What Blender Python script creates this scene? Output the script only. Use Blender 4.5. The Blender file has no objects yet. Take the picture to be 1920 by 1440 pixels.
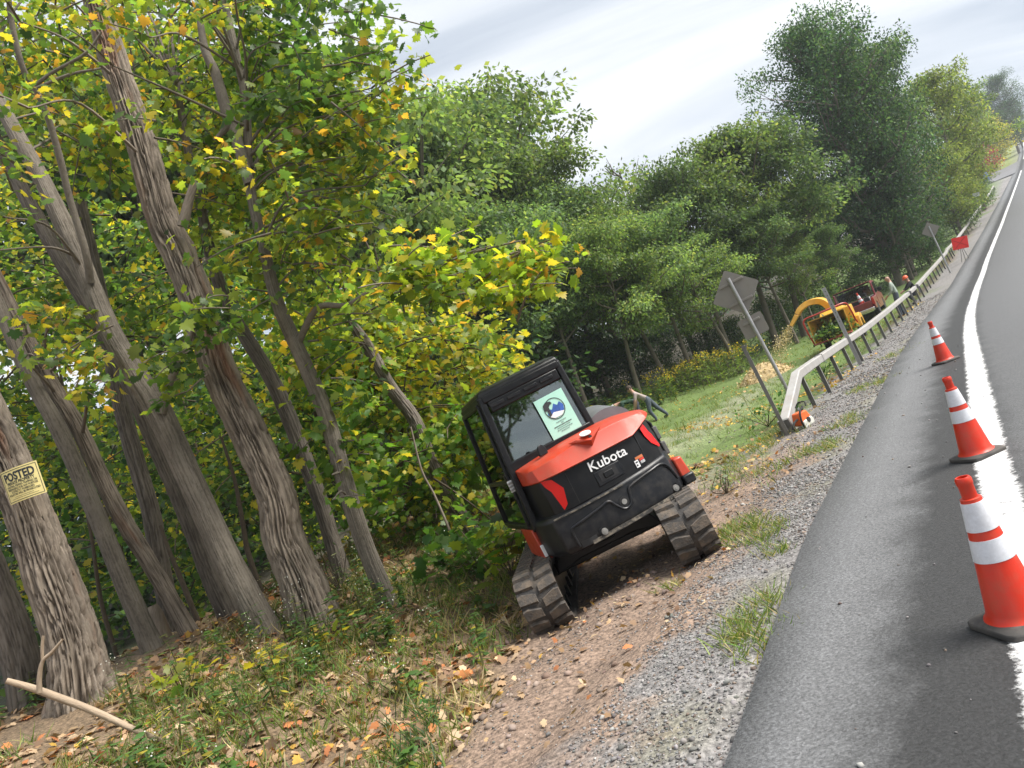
import bpy, math, random
import numpy as np
from mathutils import Matrix, Vector

rng = np.random.default_rng(11)
random.seed(11)
S = bpy.context.scene
COL = S.collection
R_ = math.radians

# ------------------------------------------------------------------ camera
F_PX, ROLL, PITCH, EYE = 1442.0, 21.0, math.degrees(math.atan(55 / 1442.0)), 1.70
cam_d = bpy.data.cameras.new("camera")
cam = bpy.data.objects.new("camera", cam_d)
COL.objects.link(cam)
cam_d.sensor_width = 36.0
cam_d.lens = F_PX / 1920 * 36
cam_d.clip_start = 0.05
cam_d.clip_end = 20000
CAM_R = Matrix.Rotation(R_(90 + PITCH), 3, 'X') @ Matrix.Rotation(R_(-ROLL), 3, 'Z')
cam.matrix_world = Matrix.Translation((0, 0, EYE)) @ CAM_R.to_4x4()
S.camera = cam
CR = np.array(CAM_R)

# ------------------------------------------------------------------ light
SUN_AZ, SUN_EL = R_(105), R_(52)          # azimuth clockwise from +Y
S.view_settings.view_transform = 'Standard'
S.view_settings.look = 'None'
S.view_settings.gamma = 1.0
S.view_settings.exposure = 1.2
sun_d = bpy.data.lights.new("sun", 'SUN')
sun_d.energy = 3.6
sun_d.angle = R_(32)
sun_d.color = (1.0, 0.955, 0.89)
sun = bpy.data.objects.new("sun", sun_d)
COL.objects.link(sun)
sv = Vector((math.sin(SUN_AZ) * math.cos(SUN_EL), math.cos(SUN_AZ) * math.cos(SUN_EL), math.sin(SUN_EL)))
sun.rotation_euler = sv.to_track_quat('Z', 'Y').to_euler()
sun.location = sv * 50

W = bpy.data.worlds.new("World")
S.world = W
W.use_nodes = True
nt = W.node_tree
nt.nodes.clear()
def N(t, ty, **kw):
    n = t.nodes.new(ty)
    for k, v in kw.items():
        if k == 'ins':
            for kk, vv in v.items():
                n.inputs[kk].default_value = vv
        else:
            setattr(n, k, v)
    return n
def L(t, a, b):
    t.links.new(a, b)
sky = N(nt, 'ShaderNodeTexSky', sky_type='NISHITA', sun_disc=False, sun_elevation=SUN_EL, sun_rotation=SUN_AZ,
        air_density=1.0, dust_density=2.0, ozone_density=1.0)
tc = N(nt, 'ShaderNodeTexCoord')
sep = N(nt, 'ShaderNodeSeparateXYZ')
L(nt, tc.outputs['Generated'], sep.inputs[0])
zz = N(nt, 'ShaderNodeMath', operation='MAXIMUM', ins={1: 0.0})
L(nt, sep.outputs['Z'], zz.inputs[0])
za = N(nt, 'ShaderNodeMath', operation='ADD', ins={1: 0.22})
L(nt, zz.outputs[0], za.inputs[0])
dx = N(nt, 'ShaderNodeMath', operation='DIVIDE'); L(nt, sep.outputs['X'], dx.inputs[0]); L(nt, za.outputs[0], dx.inputs[1])
dy = N(nt, 'ShaderNodeMath', operation='DIVIDE'); L(nt, sep.outputs['Y'], dy.inputs[0]); L(nt, za.outputs[0], dy.inputs[1])
cb = N(nt, 'ShaderNodeCombineXYZ'); L(nt, dx.outputs[0], cb.inputs[0]); L(nt, dy.outputs[0], cb.inputs[1])
mp = N(nt, 'ShaderNodeMapping'); mp.inputs['Rotation'].default_value = (0, 0, R_(12)); mp.inputs['Scale'].default_value = (0.5, 1.5, 1)
mp.inputs['Location'].default_value = (0.35, 0.1, 0.0)
L(nt, cb.outputs[0], mp.inputs[0])
n1 = N(nt, 'ShaderNodeTexNoise', ins={'Scale': 1.1, 'Detail': 7.0, 'Roughness': 0.52, 'Distortion': 0.5})
L(nt, mp.outputs[0], n1.inputs['Vector'])
cr = N(nt, 'ShaderNodeValToRGB')
e = cr.color_ramp.elements
e[0].position = 0.36; e[0].color = (2.9, 3.4, 4.2, 1)
e[1].position = 0.63; e[1].color = (7.6, 7.7, 7.8, 1)
m_ = cr.color_ramp.elements.new(0.47); m_.color = (4.6, 5.0, 5.6, 1)
L(nt, n1.outputs['Fac'], cr.inputs[0])
n2 = N(nt, 'ShaderNodeTexNoise', ins={'Scale': 0.7, 'Detail': 3.0, 'Roughness': 0.5})
L(nt, mp.outputs[0], n2.inputs['Vector'])
cov = N(nt, 'ShaderNodeMapRange', ins={'From Min': 0.2, 'From Max': 0.5, 'To Min': 0.85, 'To Max': 1.0})
L(nt, n2.outputs['Fac'], cov.inputs[0])
mx = N(nt, 'ShaderNodeMix', data_type='RGBA')
L(nt, cov.outputs[0], mx.inputs[0]); L(nt, sky.outputs[0], mx.inputs[6]); L(nt, cr.outputs[0], mx.inputs[7])
bg = N(nt, 'ShaderNodeBackground', ins={'Strength': 0.07})
L(nt, mx.outputs[2], bg.inputs['Color'])
wo = N(nt, 'ShaderNodeOutputWorld')
L(nt, bg.outputs[0], wo.inputs[0])

cy = S.cycles
cy.max_bounces = 9
cy.diffuse_bounces = 6
cy.glossy_bounces = 3
cy.transmission_bounces = 4
cy.transparent_max_bounces = 8
cy.volume_bounces = 1
cy.volume_step_rate = 4
cy.caustics_reflective = False
cy.caustics_refractive = False

# ------------------------------------------------------------------ places
def ray(px, py):
    c = np.array([(px - 960) / F_PX, -(py - 720) / F_PX, -1.0])
    return CR @ c
def at(px, py, Y):
    d = ray(px, py)
    return np.array([0, 0, EYE]) + d * (Y / d[1])

_s = np.arange(-120, 1000, 0.5)
_h = np.radians(np.interp(_s, [-200, 16, 30, 60, 110, 400], [31.0, 31.0, 33.6, 36.9, 37.3, 36.6]))
_dx, _dy = np.sin(_h) * .5, np.cos(_h) * .5
_px, _py = np.cumsum(_dx), np.cumsum(_dy)
_i0 = int(np.argmin(abs(_s)))
_px -= _px[_i0]; _py -= _py[_i0]
_z = np.interp(_s, [-200, 15, 28, 41, 55, 72, 100, 160, 250, 370, 460, 485, 540, 1000],
               [0, 0, -.12, .05, .75, 1.95, 4.2, 9.3, 17.6, 31, 42.5, 44.5, 43, 20])
_k = np.hanning(25); _k /= _k.sum()
_z = np.convolve(np.pad(_z, 12, mode='edge'), _k, mode='valid')
def road(s, d):
    """world x, y, z of road coordinates: s along the road, d metres to the left"""
    s = np.asarray(s, float); d = np.asarray(d, float)
    h = np.interp(s, _s, _h)
    return (np.interp(s, _s, _px) - np.cos(h) * d, np.interp(s, _s, _py) + np.sin(h) * d, np.interp(s, _s, _z))
def sd(x, y):
    x = np.asarray(x, float); y = np.asarray(y, float)
    s = x * .6 + y * .8
    for _ in range(8):
        h = np.interp(s, _s, _h)
        s = s + (x - np.interp(s, _s, _px)) * np.sin(h) + (y - np.interp(s, _s, _py)) * np.cos(h)
    h = np.interp(s, _s, _h)
    d = -(x - np.interp(s, _s, _px)) * np.cos(h) + (y - np.interp(s, _s, _py)) * np.sin(h)
    return s, d
def sstep(a, b, x):
    t = np.clip((x - a) / (b - a), 0, 1)
    return t * t * (3 - 2 * t)
def vnoise(x, y, seed=0):
    """smooth value noise"""
    x = np.asarray(x, float); y = np.asarray(y, float)
    xi, yi = np.floor(x), np.floor(y)
    fx, fy = x - xi, y - yi
    fx, fy = fx * fx * (3 - 2 * fx), fy * fy * (3 - 2 * fy)
    def hsh(a, b):
        v = np.sin(a * 127.1 + b * 311.7 + seed * 74.7) * 43758.5453
        return v - np.floor(v)
    return (hsh(xi, yi) * (1 - fx) + hsh(xi + 1, yi) * fx) * (1 - fy) + (hsh(xi, yi + 1) * (1 - fx) + hsh(xi + 1, yi + 1) * fx) * fy
def fbm(x, y, seed=0, o=3):
    v, a, t = 0, .5, 0
    for k in range(o):
        v = v + a * vnoise(x * 2 ** k, y * 2 ** k, seed + k * 3); t += a; a *= .5
    return v / t
EDGE = 1.66
PA = ([-1, 0, 1, 2.5, 3.4, 4.6, 6.0, 7.2, 9, 12, 20, 40, 100, 900], [-.04, -.04, -.11, -.27, -.27, 0, .26, .48, .56, .1, -.9, -1.6, -1, 2])
PB = ([-1, 0, 1.35, 3, 9.5, 14, 20, 40, 100, 900], [-.04, -.04, -.25, -.42, -.42, .35, .8, 1.2, 3, 6])
PC = ([-1, 0, 2, 5, 20, 100, 900], [-.04, -.04, -.15, -.1, .5, 2, 4])
def H(x, y):
    s, d = sd(x, y)
    e_ = d - EDGE
    zr = np.interp(s, _s, _z)
    a, b, c = (np.interp(e_, *p) for p in (PA, PB, PC))
    w = sstep(11, 25, s); w2 = sstep(60, 110, s)
    p = (a * (1 - w) + b * w) * (1 - w2) + c * w2
    far = sstep(60, 300, np.abs(e_))
    zr = zr * (1 - far) + zr * .75 * far
    rt = np.clip(-8.4 - d, 0, 400)
    p = np.where(d < EDGE, np.where(rt > 0, -.05 + .02 * np.minimum(rt, 30), -.06), p)
    bump = (fbm(x * .9, y * .9, 3) - .5) * .16 * sstep(1.2, 4, e_) + (fbm(x * 4, y * 4, 5) - .5) * .06 * sstep(.3, 2.0, e_)
    # ruts pressed along the dirt track beside the tracked machine
    rut = np.exp(-((e_ - 1.05 - .25 * np.sin(s * .35)) / .22) ** 2) + np.exp(-((e_ - 2.35) / .25) ** 2)
    bump = bump - .045 * rut * sstep(-3, 0, s) * (1 - sstep(9, 14, s))
    bump = bump + .03 * np.exp(-((e_ - 1.95) / .18) ** 2) * (1 - sstep(4, 6, s)) * fbm(s * 3, e_ * 3, 9)
    return zr + p + bump
def gat(px, py, y0=2.5, y1=90):
    ys = np.arange(y0, y1, .05)
    d = ray(px, py)
    P = np.array([0, 0, EYE])[None] + d[None] * (ys / d[1])[:, None]
    below = P[:, 2] < H(P[:, 0], P[:, 1])
    if not below.any():
        return None
    return P[int(np.argmax(below))]
# ------------------------------------------------------------------ object helpers
def tag(o, label=None, cat=None, group=None, kind=None):
    if label: o["label"] = label
    if cat: o["category"] = cat
    if group: o["group"] = group
    if kind: o["kind"] = kind
    return o
def empty(name, loc=(0, 0, 0), mat=None):
    o = bpy.data.objects.new(name, None)
    COL.objects.link(o)
    o.empty_display_size = .2
    if mat is not None: o.matrix_world = mat
    else: o.location = loc
    return o
def mesh_np(name, V, F, mats, parent=None, col=None, uv=None, mi=None, smooth=False, sharp=None):
    """V (n,3); F an (m,k) int array or list of such arrays with different k"""
    V = np.asarray(V, np.float32)
    Fs = F if isinstance(F, list) else [F]
    Fs = [np.asarray(f, np.int32) for f in Fs if len(f)]
    me = bpy.data.meshes.new(name)
    me.vertices.add(len(V)); me.vertices.foreach_set('co', V.ravel())
    nl = sum(f.size for f in Fs); npoly = sum(len(f) for f in Fs)
    me.loops.add(nl); me.polygons.add(npoly)
    li = np.concatenate([f.ravel() for f in Fs])
    me.loops.foreach_set('vertex_index', li)
    tot = np.concatenate([np.full(len(f), f.shape[1], np.int32) for f in Fs])
    st = np.concatenate([[0], np.cumsum(tot)[:-1]]).astype(np.int32)
    me.polygons.foreach_set('loop_start', st)
    if mi is not None: me.polygons.foreach_set('material_index', np.asarray(mi, np.int32))
    if smooth: me.polygons.foreach_set('use_smooth', np.ones(npoly, bool))
    me.update(calc_edges=True)
    if col is not None:
        a = me.color_attributes.new('Col', 'FLOAT_COLOR', 'POINT')
        c4 = np.ones((len(V), 4), np.float32); c4[:, :3] = col
        a.data.foreach_set('color', c4.ravel())
    if uv is not None:
        u = me.uv_layers.new(name='UVMap')
        u.data.foreach_set('uv', np.asarray(uv, np.float32)[li].ravel())
    for m in (mats if isinstance(mats, (list, tuple)) else [mats]): me.materials.append(m)
    me.validate()
    if sharp is not None and smooth:
        me.set_sharp_from_angle(angle=R_(sharp))
    o = bpy.data.objects.new(name, me)
    COL.objects.link(o)
    if parent is not None: o.parent = parent
    return o

class MB:
    """collects simple solids in local space; build() links them as one mesh object"""
    def __init__(s): s.v, s.f, s.m = [], [], []
    def add(s, V, F, M=None, mi=0):
        V = np.asarray(V, float)
        if M is not None:
            M = np.array(M); V = V @ M[:3, :3].T + M[:3, 3]
        b = sum(len(x) for x in s.v)
        s.v.append(V)
        for f in F:
            s.f.append([b + i for i in f]); s.m.append(mi)
        return s
    def box(s, c, d, M=None, mi=0, taper=1.0):
        x, y, z = (k / 2 for k in d)
        V = np.array([(-x, -y, -z), (x, -y, -z), (x, y, -z), (-x, y, -z), (-x * taper, -y * taper, z), (x * taper, -y * taper, z), (x * taper, y * taper, z), (-x * taper, y * taper, z)]) + np.array(c)
        return s.add(V, [(3, 2, 1, 0), (4, 5, 6, 7), (0, 1, 5, 4), (1, 2, 6, 5), (2, 3, 7, 6), (3, 0, 4, 7)], M, mi)
    def loft(s, rings, cap=True, M=None, mi=0, closed=True):
        n = len(rings[0]); V = np.concatenate([np.asarray(r, float) for r in rings]); F = []
        for k in range(len(rings) - 1):
            for i in range(n if closed else n - 1):
                j = (i + 1) % n
                F.append((k * n + i, k * n + j, (k + 1) * n + j, (k + 1) * n + i))
        if cap:
            F.append(tuple(range(n - 1, -1, -1))); F.append(tuple((len(rings) - 1) * n + i for i in range(n)))
        return s.add(V, F, M, mi)
    def prism(s, poly, a, b, axis='z', M=None, mi=0):
        """poly in the two remaining axes, extruded a..b along axis"""
        def P(q, t):
            return {'x': (t, q[0], q[1]), 'y': (q[0], t, q[1]), 'z': (q[0], q[1], t)}[axis]
        return s.loft([[P(q, a) for q in poly], [P(q, b) for q in poly]], True, M, mi)
    def cyl(s, p, q, r, r2=None, n=14, mi=0, cap=True):
        p = np.asarray(p, float); q = np.asarray(q, float); r2 = r if r2 is None else r2
        t = q - p; t /= np.linalg.norm(t)
        a = np.cross(t, (0, 0, 1) if abs(t[2]) < .9 else (1, 0, 0)); a /= np.linalg.norm(a); b = np.cross(t, a)
        an = np.arange(n) * 2 * np.pi / n
        c = np.cos(an)[:, None] * a + np.sin(an)[:, None] * b
        return s.loft([p + c * r, q + c * r2], cap, None, mi)
    def tube(s, pts, r, n=8, mi=0, cap=True):
        rings = tube_rings(np.asarray(pts, float), r, n)
        return s.loft(rings, cap, None, mi)
    def lathe(s, prof, n=24, M=None, mi=0):
        an = np.arange(n) * 2 * np.pi / n
        return s.loft([[(r * math.cos(t), r * math.sin(t), z) for t in an] for r, z in prof], True, M, mi)
    def build(s, name, mats, parent=None, bevel=0, smooth=True, ang=35, seg=2):
        me = bpy.data.meshes.new(name)
        me.from_pydata([tuple(v) for v in np.concatenate(s.v)], [], s.f)
        for m in (mats if isinstance(mats, (list, tuple)) else [mats]): me.materials.append(m)
        me.polygons.foreach_set('material_index', s.m)
        me.validate(); me.update()
        import bmesh
        bm = bmesh.new(); bm.from_mesh(me); bmesh.ops.recalc_face_normals(bm, faces=bm.faces); bm.to_mesh(me); bm.free()
        if smooth:
            me.polygons.foreach_set('use_smooth', np.ones(len(me.polygons), bool))
            me.set_sharp_from_angle(angle=R_(ang))
        o = bpy.data.objects.new(name, me)
        COL.objects.link(o)
        if parent is not None: o.parent = parent
        if bevel:
            b = o.modifiers.new('bevel', 'BEVEL'); b.width = bevel; b.segments = seg; b.limit_method = 'ANGLE'; b.angle_limit = R_(30)
            b.harden_normals = False
        return o
def tube_rings(P, r, n):
    P = np.asarray(P, float)
    r = np.broadcast_to(np.asarray(r, float), (len(P),))
    T = np.gradient(P, axis=0); T /= np.linalg.norm(T, axis=1)[:, None] + 1e-9
    a = np.cross(T[0], (0, 0, 1) if abs(T[0][2]) < .9 else (0, 1, 0)); a /= np.linalg.norm(a)
    an = np.arange(n) * 2 * np.pi / n
    out = []
    for k in range(len(P)):
        a = a - T[k] * a.dot(T[k]); a /= np.linalg.norm(a) + 1e-9
        b = np.cross(T[k], a)
        out.append(P[k] + (np.cos(an)[:, None] * a + np.sin(an)[:, None] * b) * r[k])
    return out
def smooth_line(pts, n):
    """Catmull-Rom through pts (any dimension), n samples per span"""
    P = np.asarray(pts, float)
    P = np.vstack([2 * P[0] - P[1], P, 2 * P[-1] - P[-2]])
    out = []
    for k in range(1, len(P) - 2):
        t = np.linspace(0, 1, n, endpoint=False)[:, None]
        p0, p1, p2, p3 = P[k - 1:k + 3]
        out.append(.5 * (2 * p1 + (p2 - p0) * t + (2 * p0 - 5 * p1 + 4 * p2 - p3) * t ** 2 + (3 * p1 - p0 - 3 * p2 + p3) * t ** 3))
    return np.vstack(out + [P[-2][None]])
def text_mesh(txt, size, depth=.002, bold=0.0):
    cu = bpy.data.curves.new('t', 'FONT'); cu.body = txt; cu.size = size; cu.extrude = depth / 2; cu.offset = bold
    cu.align_x = 'CENTER'; cu.align_y = 'CENTER'; cu.resolution_u = 3
    o = bpy.data.objects.new('t', cu); COL.objects.link(o)
    dg = bpy.context.evaluated_depsgraph_get()
    me = bpy.data.meshes.new_from_object(o.evaluated_get(dg))
    V = np.empty(len(me.vertices) * 3); me.vertices.foreach_get('co', V); V = V.reshape(-1, 3)
    F = [tuple(p.vertices) for p in me.polygons]
    bpy.data.objects.remove(o); bpy.data.curves.remove(cu); bpy.data.meshes.remove(me)
    return V, F

# ------------------------------------------------------------------ materials
def new_mat(name):
    m = bpy.data.materials.new(name); m.use_nodes = True
    t = m.node_tree; t.nodes.clear()
    out = N(t, 'ShaderNodeOutputMaterial')
    return m, t, out
def mat(name, col, rough=.6, metal=0.0, var=.15, scale=6.0, bump=0.0, bscale=40.0, dirt=None, dscale=3.0, damt=.5, coat=0.0, spec=.5):
    m, t, out = new_mat(name)
    p = N(t, 'ShaderNodeBsdfPrincipled', ins={'Roughness': rough, 'Metallic': metal})
    p.inputs['Coat Weight'].default_value = coat
    p.inputs['Specular IOR Level'].default_value = spec
    c = N(t, 'ShaderNodeTexCoord')
    n = N(t, 'ShaderNodeTexNoise', ins={'Scale': scale, 'Detail': 5.0, 'Roughness': .6})
    L(t, c.outputs['Object'], n.inputs['Vector'])
    h = N(t, 'ShaderNodeMapRange', ins={'From Min': .3, 'From Max': .7, 'To Min': 1 - var, 'To Max': 1 + var})
    L(t, n.outputs['Fac'], h.inputs[0])
    v = N(t, 'ShaderNodeVectorMath', operation='SCALE'); v.inputs[0].default_value = col
    L(t, h.outputs[0], v.inputs['Scale'])
    last = v.outputs[0]
    if dirt is not None:
        n3 = N(t, 'ShaderNodeTexNoise', ins={'Scale': dscale, 'Detail': 8.0, 'Roughness': .7})
        L(t, c.outputs['Object'], n3.inputs['Vector'])
        q = N(t, 'ShaderNodeMapRange', ins={'From Min': .45, 'From Max': .7, 'To Min': 0.0, 'To Max': damt})
        L(t, n3.outputs['Fac'], q.inputs[0])
        k = N(t, 'ShaderNodeMix', data_type='RGBA'); L(t, q.outputs[0], k.inputs[0]); L(t, last, k.inputs[6]); k.inputs[7].default_value = (*dirt, 1)
        last = k.outputs[2]
        rr = N(t, 'ShaderNodeMapRange', ins={'From Min': 0, 'From Max': 1, 'To Min': rough, 'To Max': .9}); L(t, q.outputs[0], rr.inputs[0]); L(t, rr.outputs[0], p.inputs['Roughness'])
    L(t, last, p.inputs['Base Color'])
    if bump:
        n4 = N(t, 'ShaderNodeTexNoise', ins={'Scale': bscale, 'Detail': 4.0}); L(t, c.outputs['Object'], n4.inputs['Vector'])
        b = N(t, 'ShaderNodeBump', ins={'Strength': bump, 'Distance': .02}); L(t, n4.outputs['Fac'], b.inputs['Height']); L(t, b.outputs[0], p.inputs['Normal'])
    L(t, p.outputs[0], out.inputs[0])
    return m
def leaf_mat(name, trans=.45, rough=.45, tint=(1.15, 1.15, 1.1), spec=.4):
    m, t, out = new_mat(name)
    a = N(t, 'ShaderNodeVertexColor', layer_name='Col')
    p = N(t, 'ShaderNodeBsdfPrincipled', ins={'Roughness': rough}); p.inputs['Specular IOR Level'].default_value = spec
    tr = N(t, 'ShaderNodeBsdfTranslucent')
    L(t, a.outputs[0], p.inputs['Base Color'])
    mm = N(t, 'ShaderNodeMix', data_type='RGBA', blend_type='MULTIPLY'); mm.inputs[0].default_value = 1
    L(t, a.outputs[0], mm.inputs[6]); mm.inputs[7].default_value = (1.5 * tint[0], 1.5 * tint[1], .8 * tint[2], 1)
    L(t, mm.outputs[2], tr.inputs[0])
    s = N(t, 'ShaderNodeMixShader'); s.inputs[0].default_value = trans
    L(t, p.outputs[0], s.inputs[1]); L(t, tr.outputs[0], s.inputs[2]); L(t, s.outputs[0], out.inputs[0])
    return m
def vcol_mat(name, rough=.85, bump=0.0, bscale=30.0, var=.25, vs=14.0):
    m, t, out = new_mat(name)
    a = N(t, 'ShaderNodeVertexColor', layer_name='Col')
    c = N(t, 'ShaderNodeTexCoord')
    n = N(t, 'ShaderNodeTexNoise', ins={'Scale': vs, 'Detail': 4.0}); L(t, c.outputs['Object'], n.inputs['Vector'])
    h = N(t, 'ShaderNodeMapRange', ins={'From Min': .3, 'From Max': .7, 'To Min': 1 - var, 'To Max': 1 + var}); L(t, n.outputs['Fac'], h.inputs[0])
    v = N(t, 'ShaderNodeVectorMath', operation='SCALE'); L(t, a.outputs[0], v.inputs[0]); L(t, h.outputs[0], v.inputs['Scale'])
    p = N(t, 'ShaderNodeBsdfPrincipled', ins={'Roughness': rough}); L(t, v.outputs[0], p.inputs['Base Color'])
    if bump:
        n4 = N(t, 'ShaderNodeTexNoise', ins={'Scale': bscale, 'Detail': 4.0}); L(t, c.outputs['Object'], n4.inputs['Vector'])
        b = N(t, 'ShaderNodeBump', ins={'Strength': bump, 'Distance': .02}); L(t, n4.outputs['Fac'], b.inputs['Height']); L(t, b.outputs[0], p.inputs['Normal'])
    L(t, p.outputs[0], out.inputs[0])
    return m
def bark_mat(name, col, col2, scale=1.0, bump=.8, stretch=.16, red=0.0):
    """bark in UV metres (u round the stem, v along it)"""
    m, t, out = new_mat(name)
    uv = N(t, 'ShaderNodeUVMap', uv_map='UVMap')
    mp = N(t, 'ShaderNodeMapping'); mp.inputs['Scale'].default_value = (scale, scale * stretch, 1); L(t, uv.outputs[0], mp.inputs[0])
    n = N(t, 'ShaderNodeTexNoise', ins={'Scale': 26.0, 'Detail': 7.0, 'Roughness': .62, 'Distortion': .7}); L(t, mp.outputs[0], n.inputs['Vector'])
    n2 = N(t, 'ShaderNodeTexNoise', ins={'Scale': 2.2, 'Detail': 4.0}); L(t, uv.outputs[0], n2.inputs['Vector'])
    k = N(t, 'ShaderNodeMix', data_type='RGBA'); k.inputs[6].default_value = (*col, 1); k.inputs[7].default_value = (*col2, 1)
    at_ = N(t, 'ShaderNodeVertexColor', layer_name='Col')       # height of the bark plates
    r = N(t, 'ShaderNodeMapRange', ins={'From Min': .34, 'From Max': .66, 'To Min': -.25, 'To Max': .35}); L(t, n.outputs['Fac'], r.inputs[0])
    ra = N(t, 'ShaderNodeMath', operation='ADD', use_clamp=True); L(t, r.outputs[0], ra.inputs[0]); L(t, at_.outputs[0], ra.inputs[1]); L(t, ra.outputs[0], k.inputs[0])
    k2 = N(t, 'ShaderNodeMix', data_type='RGBA', blend_type='MULTIPLY'); k2.inputs[0].default_value = 1
    r2 = N(t, 'ShaderNodeMapRange', ins={'From Min': .3, 'From Max': .7, 'To Min': .75, 'To Max': 1.2}); L(t, n2.outputs['Fac'], r2.inputs[0])
    L(t, k.outputs[2], k2.inputs[6]); L(t, r2.outputs[0], k2.inputs[7])
    last = k2.outputs[2]
    if red:
        n3 = N(t, 'ShaderNodeTexNoise', ins={'Scale': 3.0, 'Detail': 5.0}); L(t, mp.outputs[0], n3.inputs['Vector'])
        r3 = N(t, 'ShaderNodeMapRange', ins={'From Min': .56, 'From Max': .66, 'To Max': red}); L(t, n3.outputs['Fac'], r3.inputs[0])
        k3 = N(t, 'ShaderNodeMix', data_type='RGBA'); L(t, r3.outputs[0], k3.inputs[0]); L(t, last, k3.inputs[6]); k3.inputs[7].default_value = (.23, .10, .05, 1)
        last = k3.outputs[2]
    p = N(t, 'ShaderNodeBsdfPrincipled', ins={'Roughness': .9}); p.inputs['Specular IOR Level'].default_value = .2
    L(t, last, p.inputs['Base Color'])
    b = N(t, 'ShaderNodeBump', ins={'Strength': bump, 'Distance': .03}); L(t, n.outputs['Fac'], b.inputs['Height']); L(t, b.outputs[0], p.inputs['Normal'])
    L(t, p.outputs[0], out.inputs[0])
    return m

# ------------------------------------------------------------------ leaves
def T_(pts, center=None):
    """fan template from an outline"""
    P = np.array(pts, float); c = P.mean(0) if center is None else np.array(center)
    V = np.vstack([c, P]); n = len(P)
    F = [(0, 1 + i, 1 + (i + 1) % n) for i in range(n)]
    V3 = np.c_[V, -.22 * np.abs(V[:, 0]) ** 1.3 - .10 * (V[:, 1] - .3) ** 2]
    return V3, np.array(F)
_half = [(.18, -.10), (.44, -.11), (.38, .07), (.74, .30), (.55, .40), (.60, .60), (.34, .54), (.28, .80), (.13, .74)]
MAPLE = T_([(0, 0)] + _half + [(0, 1.0)] + [(-x, y) for x, y in reversed(_half)], (0, .3))
MAPLE2 = (MAPLE_V0 := MAPLE[0].copy(), MAPLE[1]); MAPLE_V0[:, 2] += .30 * np.abs(MAPLE_V0[:, 0]) ** 1.2 - .35 * MAPLE_V0[:, 1] ** 2; MAPLE_V0[:, 0] *= .9
OVATE = T_([(0, 0), (.24, .25), (.26, .5), (.12, .82), (0, 1), (-.12, .82), (-.26, .5), (-.24, .25)], (0, .45))
LANCE = T_([(0, 0), (.09, .3), (.07, .7), (0, 1), (-.07, .7), (-.09, .3)], (0, .5))
ROUND5 = T_([(0, 0), (.42, .2), (.45, .6), (.1, 1), (-.4, .75), (-.45, .25)], (0, .5))
def unit(v):
    return v / (np.linalg.norm(v, axis=-1, keepdims=True) + 1e-9)
class Leaves:
    def __init__(s): s.V, s.F, s.C, s.n = [], [], [], 0
    def add(s, tmpl, pos, tip, nrm, size, col):
        V, F = tmpl
        pos = np.asarray(pos, float); n = len(pos)
        if n == 0: return s
        tip = unit(np.broadcast_to(tip, (n, 3))); nrm = np.broadcast_to(nrm, (n, 3))
        x = unit(np.cross(tip, nrm)); z = np.cross(x, tip)
        size = np.broadcast_to(size, (n,))
        A = V[None, :, 0, None] * x[:, None] + V[None, :, 1, None] * tip[:, None] + V[None, :, 2, None] * z[:, None]
        A = A * size[:, None, None] + pos[:, None]
        k = len(V)
        s.V.append(A.reshape(-1, 3)); s.F.append((F[None] + (np.arange(n) * k)[:, None, None] + s.n).reshape(-1, F.shape[1]))
        s.C.append(np.repeat(np.broadcast_to(col, (n, 3)), k, axis=0)); s.n += n * k
        return s
    def build(s, name, m, parent=None, smooth=True):
        if not s.V: return None
        return mesh_np(name, np.vstack(s.V), np.vstack(s.F), m, parent, col=np.vstack(s.C), smooth=smooth)
def rnd(n, *sh):
    return rng.normal(size=(n,) + (sh or (3,)))
def pick(pal, n):
    """pal: list of (weight, rgb); small brightness jitter per leaf"""
    w = np.array([p[0] for p in pal], float); w /= w.sum()
    c = np.array([p[1] for p in pal])[rng.choice(len(pal), n, p=w)]
    return np.clip(c * (1 + .22 * rng.normal(size=(n, 1))) + .004 * rng.normal(size=(n, 3)), .004, .9)
# ------------------------------------------------------------------ ground, road
def steps(a, b, near0, near1, d0, grow):
    xs = [near0]
    while xs[-1] < near1: xs.append(xs[-1] + d0)
    st = d0
    while xs[-1] < b: st *= grow; xs.append(xs[-1] + st)
    st = d0; lo = [near0]
    while lo[-1] > a: st *= grow; lo.append(lo[-1] - st)
    return np.array(lo[:0:-1] + xs)
gx = steps(-260, 760, -7.5, 8.0, .075, 1.035)
gy = steps(-60, 800, 2.4, 17.0, .075, 1.035)
GX, GY = np.meshgrid(gx, gy)
gs, gd = sd(GX, GY)
ge = gd - EDGE
GZ = H(GX, GY)
ax = (fbm(GX * 1.3, GY * 1.3, 21) - .5)
af = (fbm(GX * 5, GY * 5, 22, 4) - .5)
WEEDX, WEEDY = [-20, 0, 3.2, 5.2, 6.5, 9, 11.5, 14, 30, 60], [1.3, 1.5, 1.85, 2.5, 3.05, 3.2, 2.9, 1.9, 1.7, 1.4]
def weedline(s): return np.interp(s, WEEDX, WEEDY)
def lerp3(a, b, w): return a * (1 - w[..., None]) + b * w[..., None]
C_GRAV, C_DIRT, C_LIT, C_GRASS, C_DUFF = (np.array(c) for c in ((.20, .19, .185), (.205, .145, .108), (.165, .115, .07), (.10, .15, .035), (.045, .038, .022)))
gw = weedline(gs)
col = np.broadcast_to(C_GRAV, GX.shape + (3,)).copy()
col = lerp3(col, C_DIRT, sstep(.55, 1.0, ge + ax * 1.2 + af * .9) * (1 - sstep(9, 14, gs)))
col = lerp3(col, C_LIT, sstep(-.15, .25, ge - gw + ax * .6 + af * .5))
lawn = sstep(11, 14, gs + ax * 4) * sstep(1.5, 2.4, ge + ax * 2.4 + af * 1.5)
col = lerp3(col, C_GRASS, lawn)
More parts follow.
